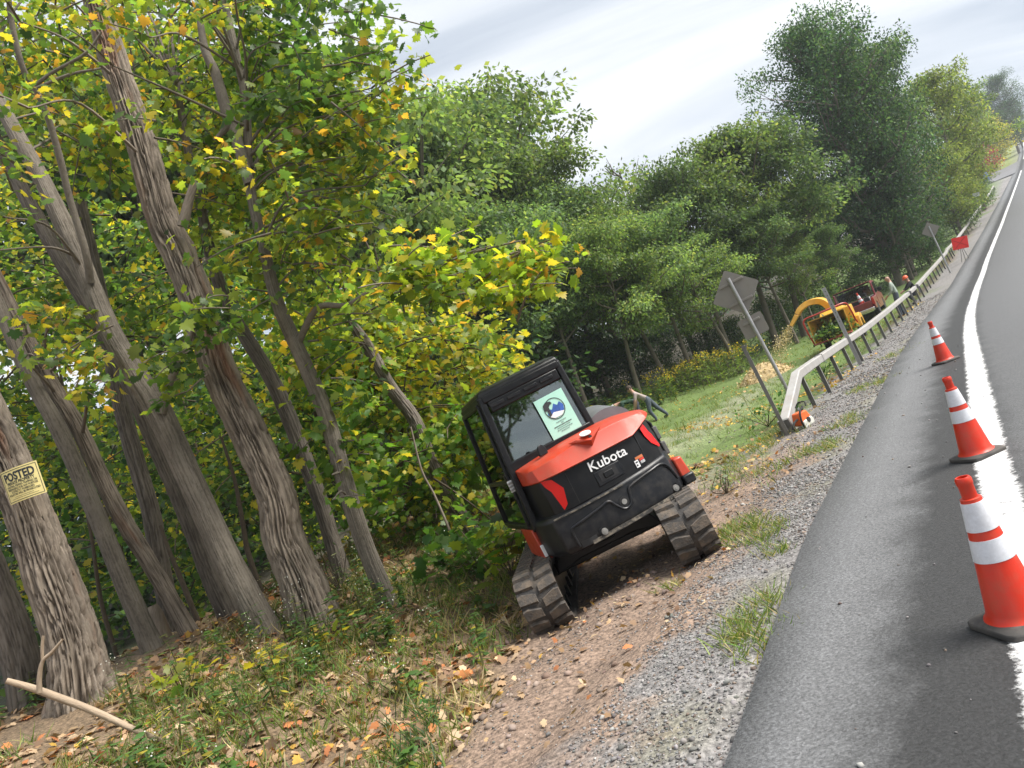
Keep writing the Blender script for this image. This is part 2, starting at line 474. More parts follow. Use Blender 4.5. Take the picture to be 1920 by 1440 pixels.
path = np.exp(-((ge - 5.2 - .5 * np.sin(gs * .3)) / .9) ** 2) * sstep(11, 14, gs) * (1 - sstep(26, 34, gs)) * sstep(-.3, .1, ax + .12)
col = lerp3(col, np.array((.30, .27, .22)), path * .5)
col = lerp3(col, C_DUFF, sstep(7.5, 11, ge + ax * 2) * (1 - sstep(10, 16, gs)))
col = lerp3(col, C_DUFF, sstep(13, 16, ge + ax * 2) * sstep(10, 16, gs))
strip = np.exp(-((ge - .22) / .22) ** 2) * sstep(.06, .2, ax + af * .5)
col = lerp3(col, np.array((.13, .125, .06)), strip * .45)
far = sstep(196, 206, gs) * sstep(0, .6, ge) * (1 - sstep(14, 20, ge))
col = lerp3(col, np.array((.17, .20, .045)), far)
col = col * (1 + .5 * af + .25 * ax)[..., None]
nx_, ny_ = len(gx), len(gy)
idx = np.arange(nx_ * ny_).reshape(ny_, nx_)
Fg = np.stack([idx[:-1, :-1], idx[:-1, 1:], idx[1:, 1:], idx[1:, :-1]], -1).reshape(-1, 4)
m_ground = vcol_mat('ground_soil', .95, .9, 45.0, .6, 30.0)
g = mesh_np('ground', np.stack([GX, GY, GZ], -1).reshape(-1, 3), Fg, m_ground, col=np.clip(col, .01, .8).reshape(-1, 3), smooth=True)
tag(g, 'soil, gravel verge and grass beside the sloping road', kind='structure')

def ribbon(name, ss, ds, m, lift=0.0, jit=0.0, skirt=None):
    SS, DD = np.meshgrid(ss, ds, indexing='ij')
    if name == 'edge_line': DD = DD - .09 * (1 - sstep(2.5, 7.5, SS))
    DJ = DD.copy()
    if jit: DJ[:, :2] += -.19 * (1 - sstep(2.2, 6.5, ss))[:, None]; DJ[:, 0] += (fbm(ss * 1.7, ss * 0, 31, 4) - .5) * jit * 2
    X, Y, Z = road(SS, DJ); Z = Z + lift
    if skirt: Z[:, 0] -= skirt
    V = np.stack([X, Y, Z], -1).reshape(-1, 3)
    n, k = SS.shape; ii = np.arange(n * k).reshape(n, k)
    F = np.stack([ii[:-1, :-1], ii[:-1, 1:], ii[1:, 1:], ii[1:, :-1]], -1).reshape(-1, 4)
    DU = np.broadcast_to(np.asarray(ds, float), SS.shape) if name == 'edge_line' else DD
    return mesh_np(name, V, F, m, uv=np.stack([DU, SS], -1).reshape(-1, 2), smooth=True)
# asphalt: u = metres from the reference line, v = metres along
m_road, t, out = new_mat('asphalt')
uv = N(t, 'ShaderNodeUVMap', uv_map='UVMap'); sx = N(t, 'ShaderNodeSeparateXYZ'); L(t, uv.outputs[0], sx.inputs[0])
oc = N(t, 'ShaderNodeTexCoord')
na = N(t, 'ShaderNodeTexNoise', ins={'Scale': 2.2, 'Detail': 8.0, 'Roughness': .72}); L(t, oc.outputs['Object'], na.inputs['Vector'])
nf = N(t, 'ShaderNodeTexNoise', ins={'Scale': 55.0, 'Detail': 5.0, 'Roughness': .8}); L(t, oc.outputs['Object'], nf.inputs['Vector'])
vo = N(t, 'ShaderNodeTexVoronoi', ins={'Scale': 70.0}); L(t, oc.outputs['Object'], vo.inputs['Vector'])
wob = N(t, 'ShaderNodeMath', operation='MULTIPLY_ADD', ins={1: .6, 2: -.3}); L(t, na.outputs['Fac'], wob.inputs[0])
uu = N(t, 'ShaderNodeMath', operation='ADD'); L(t, sx.outputs['X'], uu.inputs[0]); L(t, wob.outputs[0], uu.inputs[1])
cr = N(t, 'ShaderNodeValToRGB'); el = cr.color_ramp.elements
un = N(t, 'ShaderNodeMapRange', ins={'From Min': -8.5, 'From Max': 2.0}); L(t, uu.outputs[0], un.inputs[0]); L(t, un.outputs[0], cr.inputs[0])
def _p(u): return (u + 8.5) / 10.5
el[0].position = 0; el[0].color = (.13, .132, .138, 1)
el[1].position = 1; el[1].color = (.16, .16, .16, 1)
for u, c in ((-4.5, .13), (-3.6, .115), (-2.5, .135), (-1.2, .115), (.05, .09), (.34, .026), (.74, .028), (1.0, .12), (1.35, .155)):
    q = el.new(_p(u)); q.color = (c * .985, c, c * 1.03, 1)
sp = N(t, 'ShaderNodeMapRange', ins={'From Min': .32, 'From Max': .68, 'To Min': .35, 'To Max': 1.65}); L(t, nf.outputs['Fac'], sp.inputs[0])
sc2 = N(t, 'ShaderNodeVectorMath', operation='SCALE'); L(t, cr.outputs[0], sc2.inputs[0]); L(t, sp.outputs[0], sc2.inputs['Scale'])
vs = N(t, 'ShaderNodeMapRange', ins={'From Min': 0.0, 'From Max': 1.0, 'To Min': .7, 'To Max': 1.3}); L(t, vo.outputs['Color'], vs.inputs[0])
sc3 = N(t, 'ShaderNodeVectorMath', operation='SCALE'); L(t, sc2.outputs[0], sc3.inputs[0]); L(t, vs.outputs[0], sc3.inputs['Scale'])
p = N(t, 'ShaderNodeBsdfPrincipled', ins={'Roughness': .72}); L(t, sc3.outputs[0], p.inputs['Base Color'])
b = N(t, 'ShaderNodeBump', ins={'Strength': .7, 'Distance': .012}); L(t, nf.outputs['Fac'], b.inputs['Height']); L(t, b.outputs[0], p.inputs['Normal'])
L(t, p.outputs[0], out.inputs[0])
s_road = np.concatenate([np.arange(-8, 30, .12), np.arange(30, 120, 1.0), np.arange(120, 560, 4.0)])
r = ribbon('road', s_road, [EDGE + .012, EDGE, 1.2, .8, .45, .2, -.5, -1.5, -2.5, -3.5, -4.5, -6, -7.5, -8.4], m_road, 0, .035, .07)
tag(r, 'grey asphalt road with paved shoulder climbing the far hill', kind='structure')
m_line, t, out = new_mat('worn_white_paint')
uv = N(t, 'ShaderNodeUVMap', uv_map='UVMap'); sx = N(t, 'ShaderNodeSeparateXYZ'); L(t, uv.outputs[0], sx.inputs[0])
oc = N(t, 'ShaderNodeTexCoord')
nf = N(t, 'ShaderNodeTexNoise', ins={'Scale': 22.0, 'Detail': 9.0, 'Roughness': .8}); L(t, oc.outputs['Object'], nf.inputs['Vector'])
nb = N(t, 'ShaderNodeTexNoise', ins={'Scale': 5.0, 'Detail': 4.0}); L(t, oc.outputs['Object'], nb.inputs['Vector'])
ab = N(t, 'ShaderNodeMath', operation='SUBTRACT', ins={1: .32}); L(t, sx.outputs['X'], ab.inputs[0])
a2 = N(t, 'ShaderNodeMath', operation='ABSOLUTE'); L(t, ab.outputs[0], a2.inputs[0])
ed = N(t, 'ShaderNodeMapRange', ins={'From Min': .085, 'From Max': .165, 'To Min': 0.0, 'To Max': .42}); L(t, a2.outputs[0], ed.inputs[0])
ad = N(t, 'ShaderNodeMath', operation='ADD'); L(t, nf.outputs['Fac'], ad.inputs[0]); L(t, ed.outputs[0], ad.inputs[1])
ad2 = N(t, 'ShaderNodeMath', operation='MULTIPLY_ADD', ins={1: .45}); L(t, nb.outputs['Fac'], ad2.inputs[0]); L(t, ad.outputs[0], ad2.inputs[2])
wr = N(t, 'ShaderNodeMapRange', ins={'From Min': .76, 'From Max': .98}); L(t, ad2.outputs[0], wr.inputs[0])
nd_ = N(t, 'ShaderNodeTexNoise', ins={'Scale': 2.6, 'Detail': 6.0, 'Roughness': .7}); L(t, oc.outputs['Object'], nd_.inputs['Vector'])
rd_ = N(t, 'ShaderNodeMapRange', ins={'From Min': .35, 'From Max': .7, 'To Min': .74, 'To Max': .42}); L(t, nd_.outputs['Fac'], rd_.inputs[0])
cc_ = N(t, 'ShaderNodeCombineColor'); [L(t, rd_.outputs[0], cc_.inputs[i]) for i in range(3)]
p = N(t, 'ShaderNodeBsdfPrincipled', ins={'Roughness': .6}); L(t, cc_.outputs[0], p.inputs['Base Color'])
tp = N(t, 'ShaderNodeBsdfTransparent'); ms = N(t, 'ShaderNodeMixShader')       # worn through to the asphalt below
L(t, wr.outputs[0], ms.inputs[0]); L(t, p.outputs[0], ms.inputs[1]); L(t, tp.outputs[0], ms.inputs[2]); L(t, ms.outputs[0], out.inputs[0])
for nm, s0, s1 in (('near', -6, 166), ('far', 214, 470)):
    ss = np.concatenate([np.arange(s0, min(s1, 40), .25), np.arange(max(s0, 40), s1, 1.0)])
    r = ribbon('edge_line', ss, [.485, .32, .155], m_line, .005 if nm == 'near' else .03)
    tag(r, 'worn white edge line painted on the road' if nm == 'near' else 'white edge line on the far hill beyond the side road', kind='structure')
# side road joining on the left, far up the hill
m_side = mat('pale_asphalt', (.15, .15, .155), .8, var=.2, scale=1.5)
ss = np.linspace(168, 208, 9); dd = np.linspace(EDGE - .5, 60, 20)
SS, DD = np.meshgrid(ss, dd, indexing='ij')
SS = SS + (DD * .12) + np.where(ss[:, None] < 175, -1, 1) * 6 * np.exp(-(DD - 1) / 3)
X, Y, Z = road(SS, DD)
Z = np.maximum(H(X, Y), Z - .1 * np.maximum(DD - 2, 0)) + .12
ii = np.arange(SS.size).reshape(SS.shape)
F = np.stack([ii[:-1, :-1], ii[:-1, 1:], ii[1:, 1:], ii[1:, :-1]], -1).reshape(-1, 4)
tag(mesh_np('side_road', np.stack([X, Y, Z], -1).reshape(-1, 3), F, m_side, smooth=True), 'pale side road joining the main road on the hill', kind='structure')
# far hill ridge; the blue of distance haze is painted into its base colour
m_hill = mat('wooded_hill_painted_haze', (.10, .135, .17), .95, var=.25, scale=.01)
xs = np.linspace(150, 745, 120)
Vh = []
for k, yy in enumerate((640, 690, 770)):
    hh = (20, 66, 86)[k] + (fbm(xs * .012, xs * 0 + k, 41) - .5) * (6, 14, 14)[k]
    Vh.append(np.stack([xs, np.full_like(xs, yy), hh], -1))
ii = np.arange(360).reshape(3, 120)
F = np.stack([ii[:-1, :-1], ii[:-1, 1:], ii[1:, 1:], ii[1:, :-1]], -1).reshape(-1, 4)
tag(mesh_np('far_hill', np.concatenate(Vh), F, m_hill, smooth=True), 'wooded hill coloured haze blue on the horizon beyond the road', kind='structure')

# ------------------------------------------------------------------ loose stones, litter, grass
def scatter(n, s0, s1, e0, e1, bias=1.0):
    s = s0 + (s1 - s0) * rng.random(n) ** bias
    e_ = e0 + (e1 - e0) * rng.random(n)
    x, y, _ = road(s, e_ + EDGE)
    return s, e_, x, y
def in_view(x, y, z, pad=80):
    P = np.stack([x, y, z - EYE], -1) @ CR
    u = 960 + F_PX * P[:, 0] / -P[:, 2]; v = 720 - F_PX * P[:, 1] / -P[:, 2]
    return (P[:, 2] < 0) & (u > -pad) & (u < 1920 + pad) & (v > -pad) & (v < 1440 + pad)
_ico = np.array([(0, 1, 1.618), (0, -1, 1.618), (0, 1, -1.618), (0, -1, -1.618), (1, 1.618, 0), (-1, 1.618, 0), (1, -1.618, 0), (-1, -1.618, 0), (1.618, 0, 1), (-1.618, 0, 1), (1.618, 0, -1), (-1.618, 0, -1)]) / 1.9
_icof = np.array([(0, 1, 8), (0, 8, 4), (0, 4, 5), (0, 5, 9), (0, 9, 1), (1, 6, 8), (8, 6, 10), (8, 10, 4), (4, 10, 2), (4, 2, 5), (5, 2, 11), (5, 11, 9), (9, 11, 7), (9, 7, 1), (1, 7, 6), (3, 6, 7), (3, 7, 11), (3, 11, 2), (3, 2, 10), (3, 10, 6)])
_stones = [(_ico * (1 + .28 * rng.normal(size=(12, 1)))[:, [0, 0, 0]] * np.array((1, .75, .55)), _icof) for _ in range(5)]
def stones(name, label, P, size, pal, m):
    s = Leaves(); n = len(P); w = rng.integers(0, 5, n)
    for k in range(5):
        q = w == k; c = q.sum()
        s.add(_stones[k], P[q], rnd(c) * np.array((1, 1, .25)), rnd(c) * .35 + np.array((0, 0, 1)), size[q], pick(pal, c))
    o = s.build(name, m, smooth=False)
    return tag(o, label, kind='stuff')
m_stone = vcol_mat('crushed_stone', .9, .0)
G = [(3, (.20, .195, .19)), (3, (.155, .148, .143)), (.8, (.27, .26, .25)), (1.6, (.18, .14, .115))]
parts_ = []
for n, s0, s1, e0, e1 in ((20000, -1, 9, -.15, .9), (11000, 6, 18, 0, 1.3), (6000, 15, 40, 0, 1.5), (3500, -1, 10, .8, 2.2), (1500, 9, 18, 1.2, 4)):
    s_, e_, x, y = scatter(n, s0, s1, e0, e1)
    keep = fbm(x * 1.6, y * 1.6, 51) + .12 * rng.normal(size=n) > (.36 if e0 < .5 else .5)
    s_, x, y = s_[keep], x[keep], y[keep]
    z = H(x, y); v = in_view(x, y, z)
    sz = np.clip(.0072 * np.exp(.42 * rng.normal(size=len(x))), .005, .026) * np.where(s_ > 15, 1.9, np.where(s_ > 8, 1.3, 1))
    parts_.append((np.stack([x, y, z + sz * .25], -1)[v], sz[v]))
stones('gravel', 'grey crushed gravel strewn along the edge of the pavement', np.vstack([p[0] for p in parts_]), np.concatenate([p[1] for p in parts_]), G, m_stone)
# brown clods and rounded stones on the track edge
s_ = rng.uniform(2.0, 7.5, 110); e_ = weedline(s_) - .12 + .16 * rng.normal(size=110)
x, y, _ = road(s_, e_ + EDGE); z = H(x, y); sz = np.clip(.022 * np.exp(.6 * rng.normal(size=110)), .01, .06)
P1 = np.stack([x, y, z + sz * .2], -1)
s_ = rng.uniform(3.5, 7.5, 80); e_ = 1.75 + .35 * rng.normal(size=80)
x, y, _ = road(s_, e_ + EDGE); z = H(x, y); sz2 = np.clip(.02 * np.exp(.6 * rng.normal(size=80)), .008, .04)
P2 = np.stack([x, y, z + sz2 * .2], -1)
s_ = rng.uniform(-1, 12, 5000); e_ = rng.uniform(.7, 3.2, 5000); x, y, _ = road(s_, e_ + EDGE); k = (e_ < weedline(s_) + .2) & (fbm(x * 2, y * 2, 55) > .42)
x, y = x[k], y[k]; z = H(x, y); sz3 = np.clip(.006 * np.exp(.5 * rng.normal(size=len(x))), .003, .02); P3 = np.stack([x, y, z + sz3 * .2], -1)
P2 = np.vstack([P2, P3]); sz2 = np.concatenate([sz2, sz3])
stones('soil_clods', 'pinkish brown clods and stones turned up along the dirt track', np.vstack([P1, P2]), np.concatenate([sz, sz2]), [(3, (.22, .16, .128)), (2, (.27, .205, .17)), (1, (.16, .11, .085))], m_stone)
s_ = rng.uniform(2, 16, 90); d_ = rng.uniform(.5, EDGE, 90); x, y, z = road(s_, d_); sz = np.clip(.009 * np.exp(.5 * rng.normal(size=90)), .005, .02)
stones('road_grit', 'scattered pebbles lying loose on the paved shoulder', np.stack([x, y, z + sz * .3], -1), sz, G, m_stone)

m_dead = leaf_mat('dead_leaf', .15, .75)
TAN = [(4, (.36, .24, .14)), (3, (.27, .165, .09)), (2, (.45, .33, .21)), (1.3, (.42, .16, .06)), (.7, (.5, .30, .06)), (1, (.17, .10, .06))]
YEL = [(4, (.55, .36, .06)), (2, (.48, .25, .05)), (2, (.42, .31, .15)), (2, (.33, .2, .1))]
lv = Leaves()
def litter(n, s0, s1, e0, e1, pal, size, cond=None, tm=MAPLE, lift=.02):
    s_, e_, x, y = scatter(n, s0, s1, e0, e1)
    if cond is not None:
        k = cond(s_, e_, x, y); x, y = x[k], y[k]
    z = H(x, y); v = in_view(x, y, z); x, y, z = x[v], y[v], z[v]; n = len(x)
    lv.add(tm, np.stack([x, y, z + lift + .02 * rng.random(n)], -1), rnd(n) * np.array((1, 1, .25)), rnd(n) * .45 + np.array((0, 0, 1)), size * (.6 + .7 * rng.random(n)), pick(pal, n))
litter(13000, -1, 13, 1.6, 9, TAN, .075, lambda s, e_, x, y: (e_ > weedline(s) - .05) & (fbm(x * .9, y * .9, 61) > .33))
litter(700, 0, 12, .7, 3, TAN, .045)
litter(2200, 9, 22, 1.2, 7, YEL, .06, lambda s, e_, x, y: fbm(x * .7, y * .7, 62) > .48)
litter(1600, 18, 45, 1.0, 11, YEL, .07, lambda s, e_, x, y: fbm(x * .4, y * .4, 63) > .55)
litter(1500, 5, 20, .1, 5, [(3, (.55, .44, .26)), (2, (.42, .31, .15))], .05, lambda s, e_, x, y: fbm(x * .8, y * .8, 64) > .45, LANCE)
tag(lv.build('leaf_litter', m_dead), 'fallen tan and orange maple leaves covering the forest edge', kind='stuff')

m_blade = leaf_mat('grass_blade', .3, .5)
BLADE = (np.array([(-.03, 0, 0), (.03, 0, 0), (-.024, .4, .03), (.024, .4, .03), (-.013, .75, -.05), (.013, .75, -.05), (0, 1, -.2)]), np.array([(0, 1, 3), (0, 3, 2), (2, 3, 5), (2, 5, 4), (4, 5, 6)]))
GR = [(4, (.10, .17, .03)), (3, (.16, .22, .04)), (2, (.30, .27, .09)), (1, (.42, .34, .17))]
DRY = [(3, (.45, .36, .2)), (2, (.35, .27, .14)), (1, (.2, .2, .06))]
DGR = [(4, (.05, .10, .03)), (3, (.08, .14, .035)), (1, (.2, .2, .06))]
gl = Leaves()
def tufts(x, y, per, size, pal, spread=.06, lean=.6):
    n = len(x); x = np.repeat(x, per) + spread * rng.normal(size=n * per); y = np.repeat(y, per) + spread * rng.normal(size=n * per)
    z = H(x, y); v = in_view(x, y, z); x, y, z = x[v], y[v], z[v]; k = len(x)
    a = rng.random(k) * 2 * np.pi
    tip = np.stack([np.cos(a) * lean, np.sin(a) * lean, .6 + .5 * rng.random(k)], -1)
    gl.add(BLADE, np.stack([x, y, z - .01], -1), tip, rnd(k), size * (.55 + .8 * rng.random(k)), pick(pal, k))
def tuft_area(n, s0, s1, e0, e1, per, size, pal, cond, **kw):
    s_, e_, x, y = scatter(n, s0, s1, e0, e1); k = cond(s_, e_, x, y); tufts(x[k], y[k], per, size, pal, **kw)
tuft_area(2600, 1, 12, 1.6, 7, 11, .17, GR, lambda s, e_, x, y: (e_ > weedline(s)) & (fbm(x * .8, y * .8, 71) > .47))
tuft_area(700, 1, 12, 1.6, 7, 7, .22, DRY, lambda s, e_, x, y: (e_ > weedline(s)) & (fbm(x * .7, y * .7, 72) > .42), lean=.9)
tuft_area(320, 1, 11, 1.3, 4, 16, .20, DGR, lambda s, e_, x, y: (abs(e_ - weedline(s) - .5) < .55) & (fbm(x, y, 73) > .42))
tuft_area(2600, 12, 48, 1.8, 13, 9, .16, GR[:3], lambda s, e_, x, y: fbm(x * .35, y * .35, 74) > .36)
tuft_area(500, 9, 14, .9, 4, 8, .13, GR, lambda s, e_, x, y: fbm(x, y, 75) > .5)
for px, py, r0, n in ((1425, 1175, .22, 26), (1400, 1215, .12, 12), (1455, 1120, .10, 8), (1415, 1000, .28, 40), (1390, 985, .2, 20), (1445, 1035, .12, 8), (1540, 840, .3, 30), (1590, 790, .3, 24), (1640, 720, .4, 30), (1365, 905, .15, 4), (1250, 1110, .1, 5), (1690, 660, .5, 24)):
    q = gat(px, py); rr = r0 * np.sqrt(rng.random(n)); aa = rng.random(n) * 6.28
    tufts(q[0] + rr * np.cos(aa), q[1] + rr * np.sin(aa) * 1.6, 14, .12, GR, spread=.05, lean=.9)
tag(gl.build('grass', m_blade), 'tufts of green and straw coloured grass on the verge', kind='stuff')
# leafy weeds with drooping lance leaves
m_weed = leaf_mat('weed_leaf', .3, .5)
wl = Leaves()
WG = [(4, (.055, .12, .03)), (3, (.085, .165, .035)), (1, (.16, .20, .03)), (.6, (.36, .30, .04))]
def weeds(n, s0, s1, e0, e1, h, cond, size=.10, flower=0.0):
    s_, e_, x, y = scatter(n, s0, s1, e0, e1); k = cond(s_, e_, x, y); x, y = x[k], y[k]
    z = H(x, y); v = in_view(x, y, z)
    for px_, py_, pz_ in zip(x[v], y[v], z[v]):
        hh = h * (.6 + .7 * rng.random()); top = np.array([px_, py_, pz_]) + np.array([.2 * rng.normal() * hh, .2 * rng.normal() * hh, hh])
        b = np.array([px_, py_, pz_])
        m = int(26 * hh / .35)
        tt = .15 + .85 * rng.random(m); P = b + (top - b) * tt[:, None]
        a = rng.random(m) * 6.28
        tip = np.stack([np.cos(a), np.sin(a), -.45 + .5 * tt], -1)
        wl.add(LANCE if rng.random() < .75 else OVATE, P, tip, rnd(m) * .3 + np.array((0, 0, 1)), size * (.6 + .6 * rng.random(m)), pick(WG, m))
        wl.add(BLADE, b[None], (top - b)[None], rnd(1), np.array([hh * 1.05]), np.array([(.12, .12, .04)]))
        if rng.random() < flower:
            q = 22; wl.add(ROUND5, top + .09 * rnd(q), rnd(q), rnd(q), .014, np.array((.65, .65, .6)))
weeds(420, 1.5, 11, 1.5, 5.5, .32, lambda s, e_, x, y: (e_ > weedline(s) + .1) & (fbm(x * .8, y * .8, 81) > .45), flower=.08)
weeds(330, 2, 9.5, 4.2, 8.5, .40, lambda s, e_, x, y: fbm(x * .8, y * .8, 82) > .45, flower=.12)
weeds(45, 11, 18, 2, 7, .25, lambda s, e_, x, y: fbm(x, y, 83) > .5)
weeds(170, 22, 42, 10.5, 14.5, .8, lambda s, e_, x, y: fbm(x * .3, y * .3, 84) > .3, size=.2)
tag(wl.build("weeds", m_weed), 'green leafy weeds growing along the forest edge', kind='stuff')
# ------------------------------------------------------------------ foreground trees
m_furrow = bark_mat('furrowed_bark', (.08, .063, .048), (.30, .25, .20), 1.0, 1.0, .13, .55)
m_smooth = bark_mat('smooth_grey_bark', (.11, .094, .075), (.22, .192, .157), 1.6, .45, .45)
m_dark = bark_mat('dark_bark', (.08, .068, .055), (.18, .155, .13), 1.3, .7, .2)
m_twig = bark_mat('twig_bark', (.06, .045, .03), (.12, .095, .07), 2.0, .3, .3)
m_pale = bark_mat('pale_dead_wood', (.24, .175, .12), (.42, .33, .24), 1.5, .3, .25)
def ridges(th, l, k, seed):
    k = k * 2
    """interlacing bark ridges, 0 in the furrows to 1 on the plates"""
    w = 1.6 * (fbm(l * 2.3, th * 1.5, seed + 2, 3) - .5)
    a = np.abs(2 * vnoise(th * k * .42 + w, l * 1.25 + w, seed) - 1); b = np.abs(2 * vnoise(th * k * .8 - w, l * 2.7, seed + 5) - 1)
    f = np.minimum(1, np.minimum(a * 2.6, b * 3 + .2)) ** .8
    return f * (.72 + .5 * fbm(th * k, l * 8, seed + 8))
class Wood:
    """stems and limbs as one mesh with uv in metres"""
    def __init__(s): s.V, s.F, s.U, s.n, s.line, s.R = [], [], [], 0, [], []
    def stem(s, P, r, seg=8, furrow=0.0, k=11, seed=1, flare=0.0, z0=None, rough=.0):
        P = np.asarray(P, float); n = len(P); r = np.broadcast_to(np.asarray(r, float), (n,))
        T = np.gradient(P, axis=0); T = unit(T)
        l = np.concatenate([[0], np.cumsum(np.linalg.norm(np.diff(P, axis=0), axis=1))])
        a = np.cross(T[0], (0, 1, 0)); a /= np.linalg.norm(a) + 1e-9
        th = np.arange(seg + 1) * 2 * np.pi / seg; tg = th - np.pi / 2
        for j in range(n):
            a = a - T[j] * a.dot(T[j]); a /= np.linalg.norm(a) + 1e-9; b = np.cross(T[j], a)
            rr = np.full(seg + 1, r[j]); rd = np.full(seg + 1, .75)
            tw = th % (2 * np.pi)
            if furrow: rd = np.clip(ridges(tw, np.full(seg + 1, l[j]), k, seed), 0, 1.2); rr = rr * (1 - furrow + 1.6 * furrow * rd)
            if rough: rr = rr * (1 + rough * (fbm(np.cos(tw) * 2 + seed, np.sin(tw) * 2 + l[j] * 2.5, seed) - .5))
            if flare:
                h = P[j][2] - z0
                rr = rr * (1 + .6 * flare * np.exp(-max(h, 0) / .28) * (.75 + .45 * np.cos(5 * tw + seed)))
            s.V.append(P[j] + (np.cos(tg)[:, None] * a + np.sin(tg)[:, None] * b) * rr[:, None])
            s.R.append(rd)
            s.U.append(np.stack([th * max(r[j], .02), np.full(seg + 1, l[j])], -1))
        ii = s.n + np.arange(n * (seg + 1)).reshape(n, seg + 1)
        s.F.append(np.stack([ii[:-1, :-1], ii[:-1, 1:], ii[1:, 1:], ii[1:, :-1]], -1).reshape(-1, 4))
        s.n += n * (seg + 1)
        return s
    def build(s, name, m, parent, origin=(0, 0, 0)):
        return mesh_np(name, np.vstack(s.V) - np.asarray(origin), np.vstack(s.F), m, parent, uv=np.vstack(s.U), col=np.repeat(np.concatenate(s.R)[:, None], 3, 1), smooth=True)
class Tree:
    def __init__(s, name, label, cat='tree', bark=None, group=None):
        s.name, s.label, s.cat, s.bark, s.group = name, label, cat, bark or m_smooth, group
        s.wood, s.leaves, s.line = Wood(), Leaves(), None
    def trunk(s, pts, wid, Y, furrow=0, k=11, seed=1, flare=.35, seg=40, base=True, lean=None, rough=.12):
        """pts: picture points from the foot up; wid: widths in picture pixels; Y: distance (or per point)"""
        Y = np.broadcast_to(np.asarray(Y, float), (len(pts),))
        q = np.array([(p[0], p[1], w, y) for p, w, y in zip(pts, wid, Y)])
        q = smooth_line(q, 14)
        P = np.array([at(a, b, y) for a, b, w, y in q]); r = q[:, 2] * .295 * q[:, 3] / F_PX
        foot = P[0].copy()
        if base:
            d = unit(P[0] - P[3]); P = np.vstack([P[0] + d * .35, P[0] + d * .15, P]); r = np.r_[r[0] * 1.1, r[0] * 1.05, r]
        l = np.r_[0, np.cumsum(np.linalg.norm(np.diff(P, axis=0), axis=1))]
        m = max(12, int(l[-1] / (.035 if furrow else .12)))
        li = np.linspace(0, l[-1], m)
        P = np.stack([np.interp(li, l, P[:, c]) for c in range(3)], -1); r = np.interp(li, l, r)
        s.wood.stem(P, r, seg, furrow, k, seed, flare, foot[2], rough)
        if s.line is None: s.line, s.foot = P, foot
        else: s.line = np.vstack([s.line, P])
        return s
    def limb(s, pts, wid, Y, seg=10):
        q = smooth_line(np.array([(p[0], p[1], w, y) for p, w, y in zip(pts, wid, np.broadcast_to(Y, (len(pts),)))]), 8)
        P = np.array([at(a, b, y) for a, b, w, y in q])
        s.wood.stem(P, np.maximum(q[:, 2] / 2 * q[:, 3] / F_PX, .003), seg)
        return s
    def finish(s, m_leaf):
        root = empty(s.name, s.foot)
        tag(root, s.label, s.cat, s.group)
        s.wood.build('trunk', s.bark, root, s.foot)
        if s.leaves.V:
            s.leaves.V = [v - s.foot for v in s.leaves.V]
            s.leaves.build('crown', m_leaf, root)
        s.root = root
        return root
def spray(T, c, ln, n, size, pal, d=None, flat=.10, link=0.0, tm=MAPLE, droop=.5):
    """a leafy twig: leaves in a loose layer round a drooping shoot"""
    c = np.asarray(c, float)
    if T.line is not None:
        dd = np.linalg.norm(T.line - c, axis=1); j = int(np.argmin(dd + .35 * np.maximum(T.line[:, 2] - c[2], 0)))
        out = c - T.line[j]; dist = np.linalg.norm(out)
    else: out, dist = rnd(1)[0], 9
    if d is None:
        d = unit(out * np.array((1, 1, .25)) / (dist + .01) + .6 * rnd(1)[0] * np.array((1, 1, .3)))
    d = unit(np.asarray(d, float)); lat = unit(np.cross(d, (0, 0, 1)))
    t = np.linspace(-.5, .5, 6); path = c + d * (t * ln)[:, None] - np.array((0, 0, 1)) * ((t + .5) ** 2 * .18 * ln)[:, None]
    T.wood.stem(path, np.linspace(.007, .003, 6) * (1 + ln), 4)
    if link and dist < 4.5 and rng.random() < link:
        p0 = T.line[max(0, j - int(4 * rng.random()))]; mid = (p0 + path[0]) / 2 + np.array((0, 0, .12 * dist)) + .08 * rnd(1)[0]
        q = smooth_line([p0, mid, path[0]], 6); T.wood.stem(q, np.linspace(.012 + .005 * dist, .008, len(q)), 5)
    tt = rng.random(n) - .5; w = rng.normal(size=n) * .26 * ln * (.55 + .45 * np.cos(tt * 2.6))
    P = c + d * (tt * ln)[:, None] + lat * w[:, None] - np.array((0, 0, 1)) * ((tt + .5) ** 2 * .18 * ln)[:, None]
    P = P + rnd(n) * np.array((.03, .03, flat)) * ln
    tip = d * .5 + lat * np.sign(w)[:, None] * .7 + .45 * rnd(n) - np.array((0, 0, droop))
    sz, cc, nn = size * np.clip(1 + .28 * rng.normal(size=n), .4, 1.6), pick(pal, n), np.array((0, 0, 1)) + .6 * rnd(n)
    h = n // 2 if tm is MAPLE else 0
    T.leaves.add(tm, P[h:], tip[h:], nn[h:], sz[h:], cc[h:])
    if h: T.leaves.add(MAPLE2, P[:h], tip[:h], nn[:h], sz[:h], cc[:h])
def inside(poly, x, y):
    r = False; j = len(poly) - 1
    for i in range(len(poly)):
        a, b = poly[i], poly[j]
        if (a[1] > y) != (b[1] > y) and x < (b[0] - a[0]) * (y - a[1]) / (b[1] - a[1]) + a[0]: r = not r
        j = i
    return r
CLEAR = [smooth_line(q, 12) for q in ([(330, 470), (300, 400), (262, 260), (225, 150)], [(83, 380), (110, 420), (147, 480), (200, 607)], [(468, 345), (464, 255), (460, 187)], [(425, 210), (385, 95)], [(17, 0), (67, 167), (127, 360), (160, 470)], [(300, 420), (400, 650), (500, 900)])]
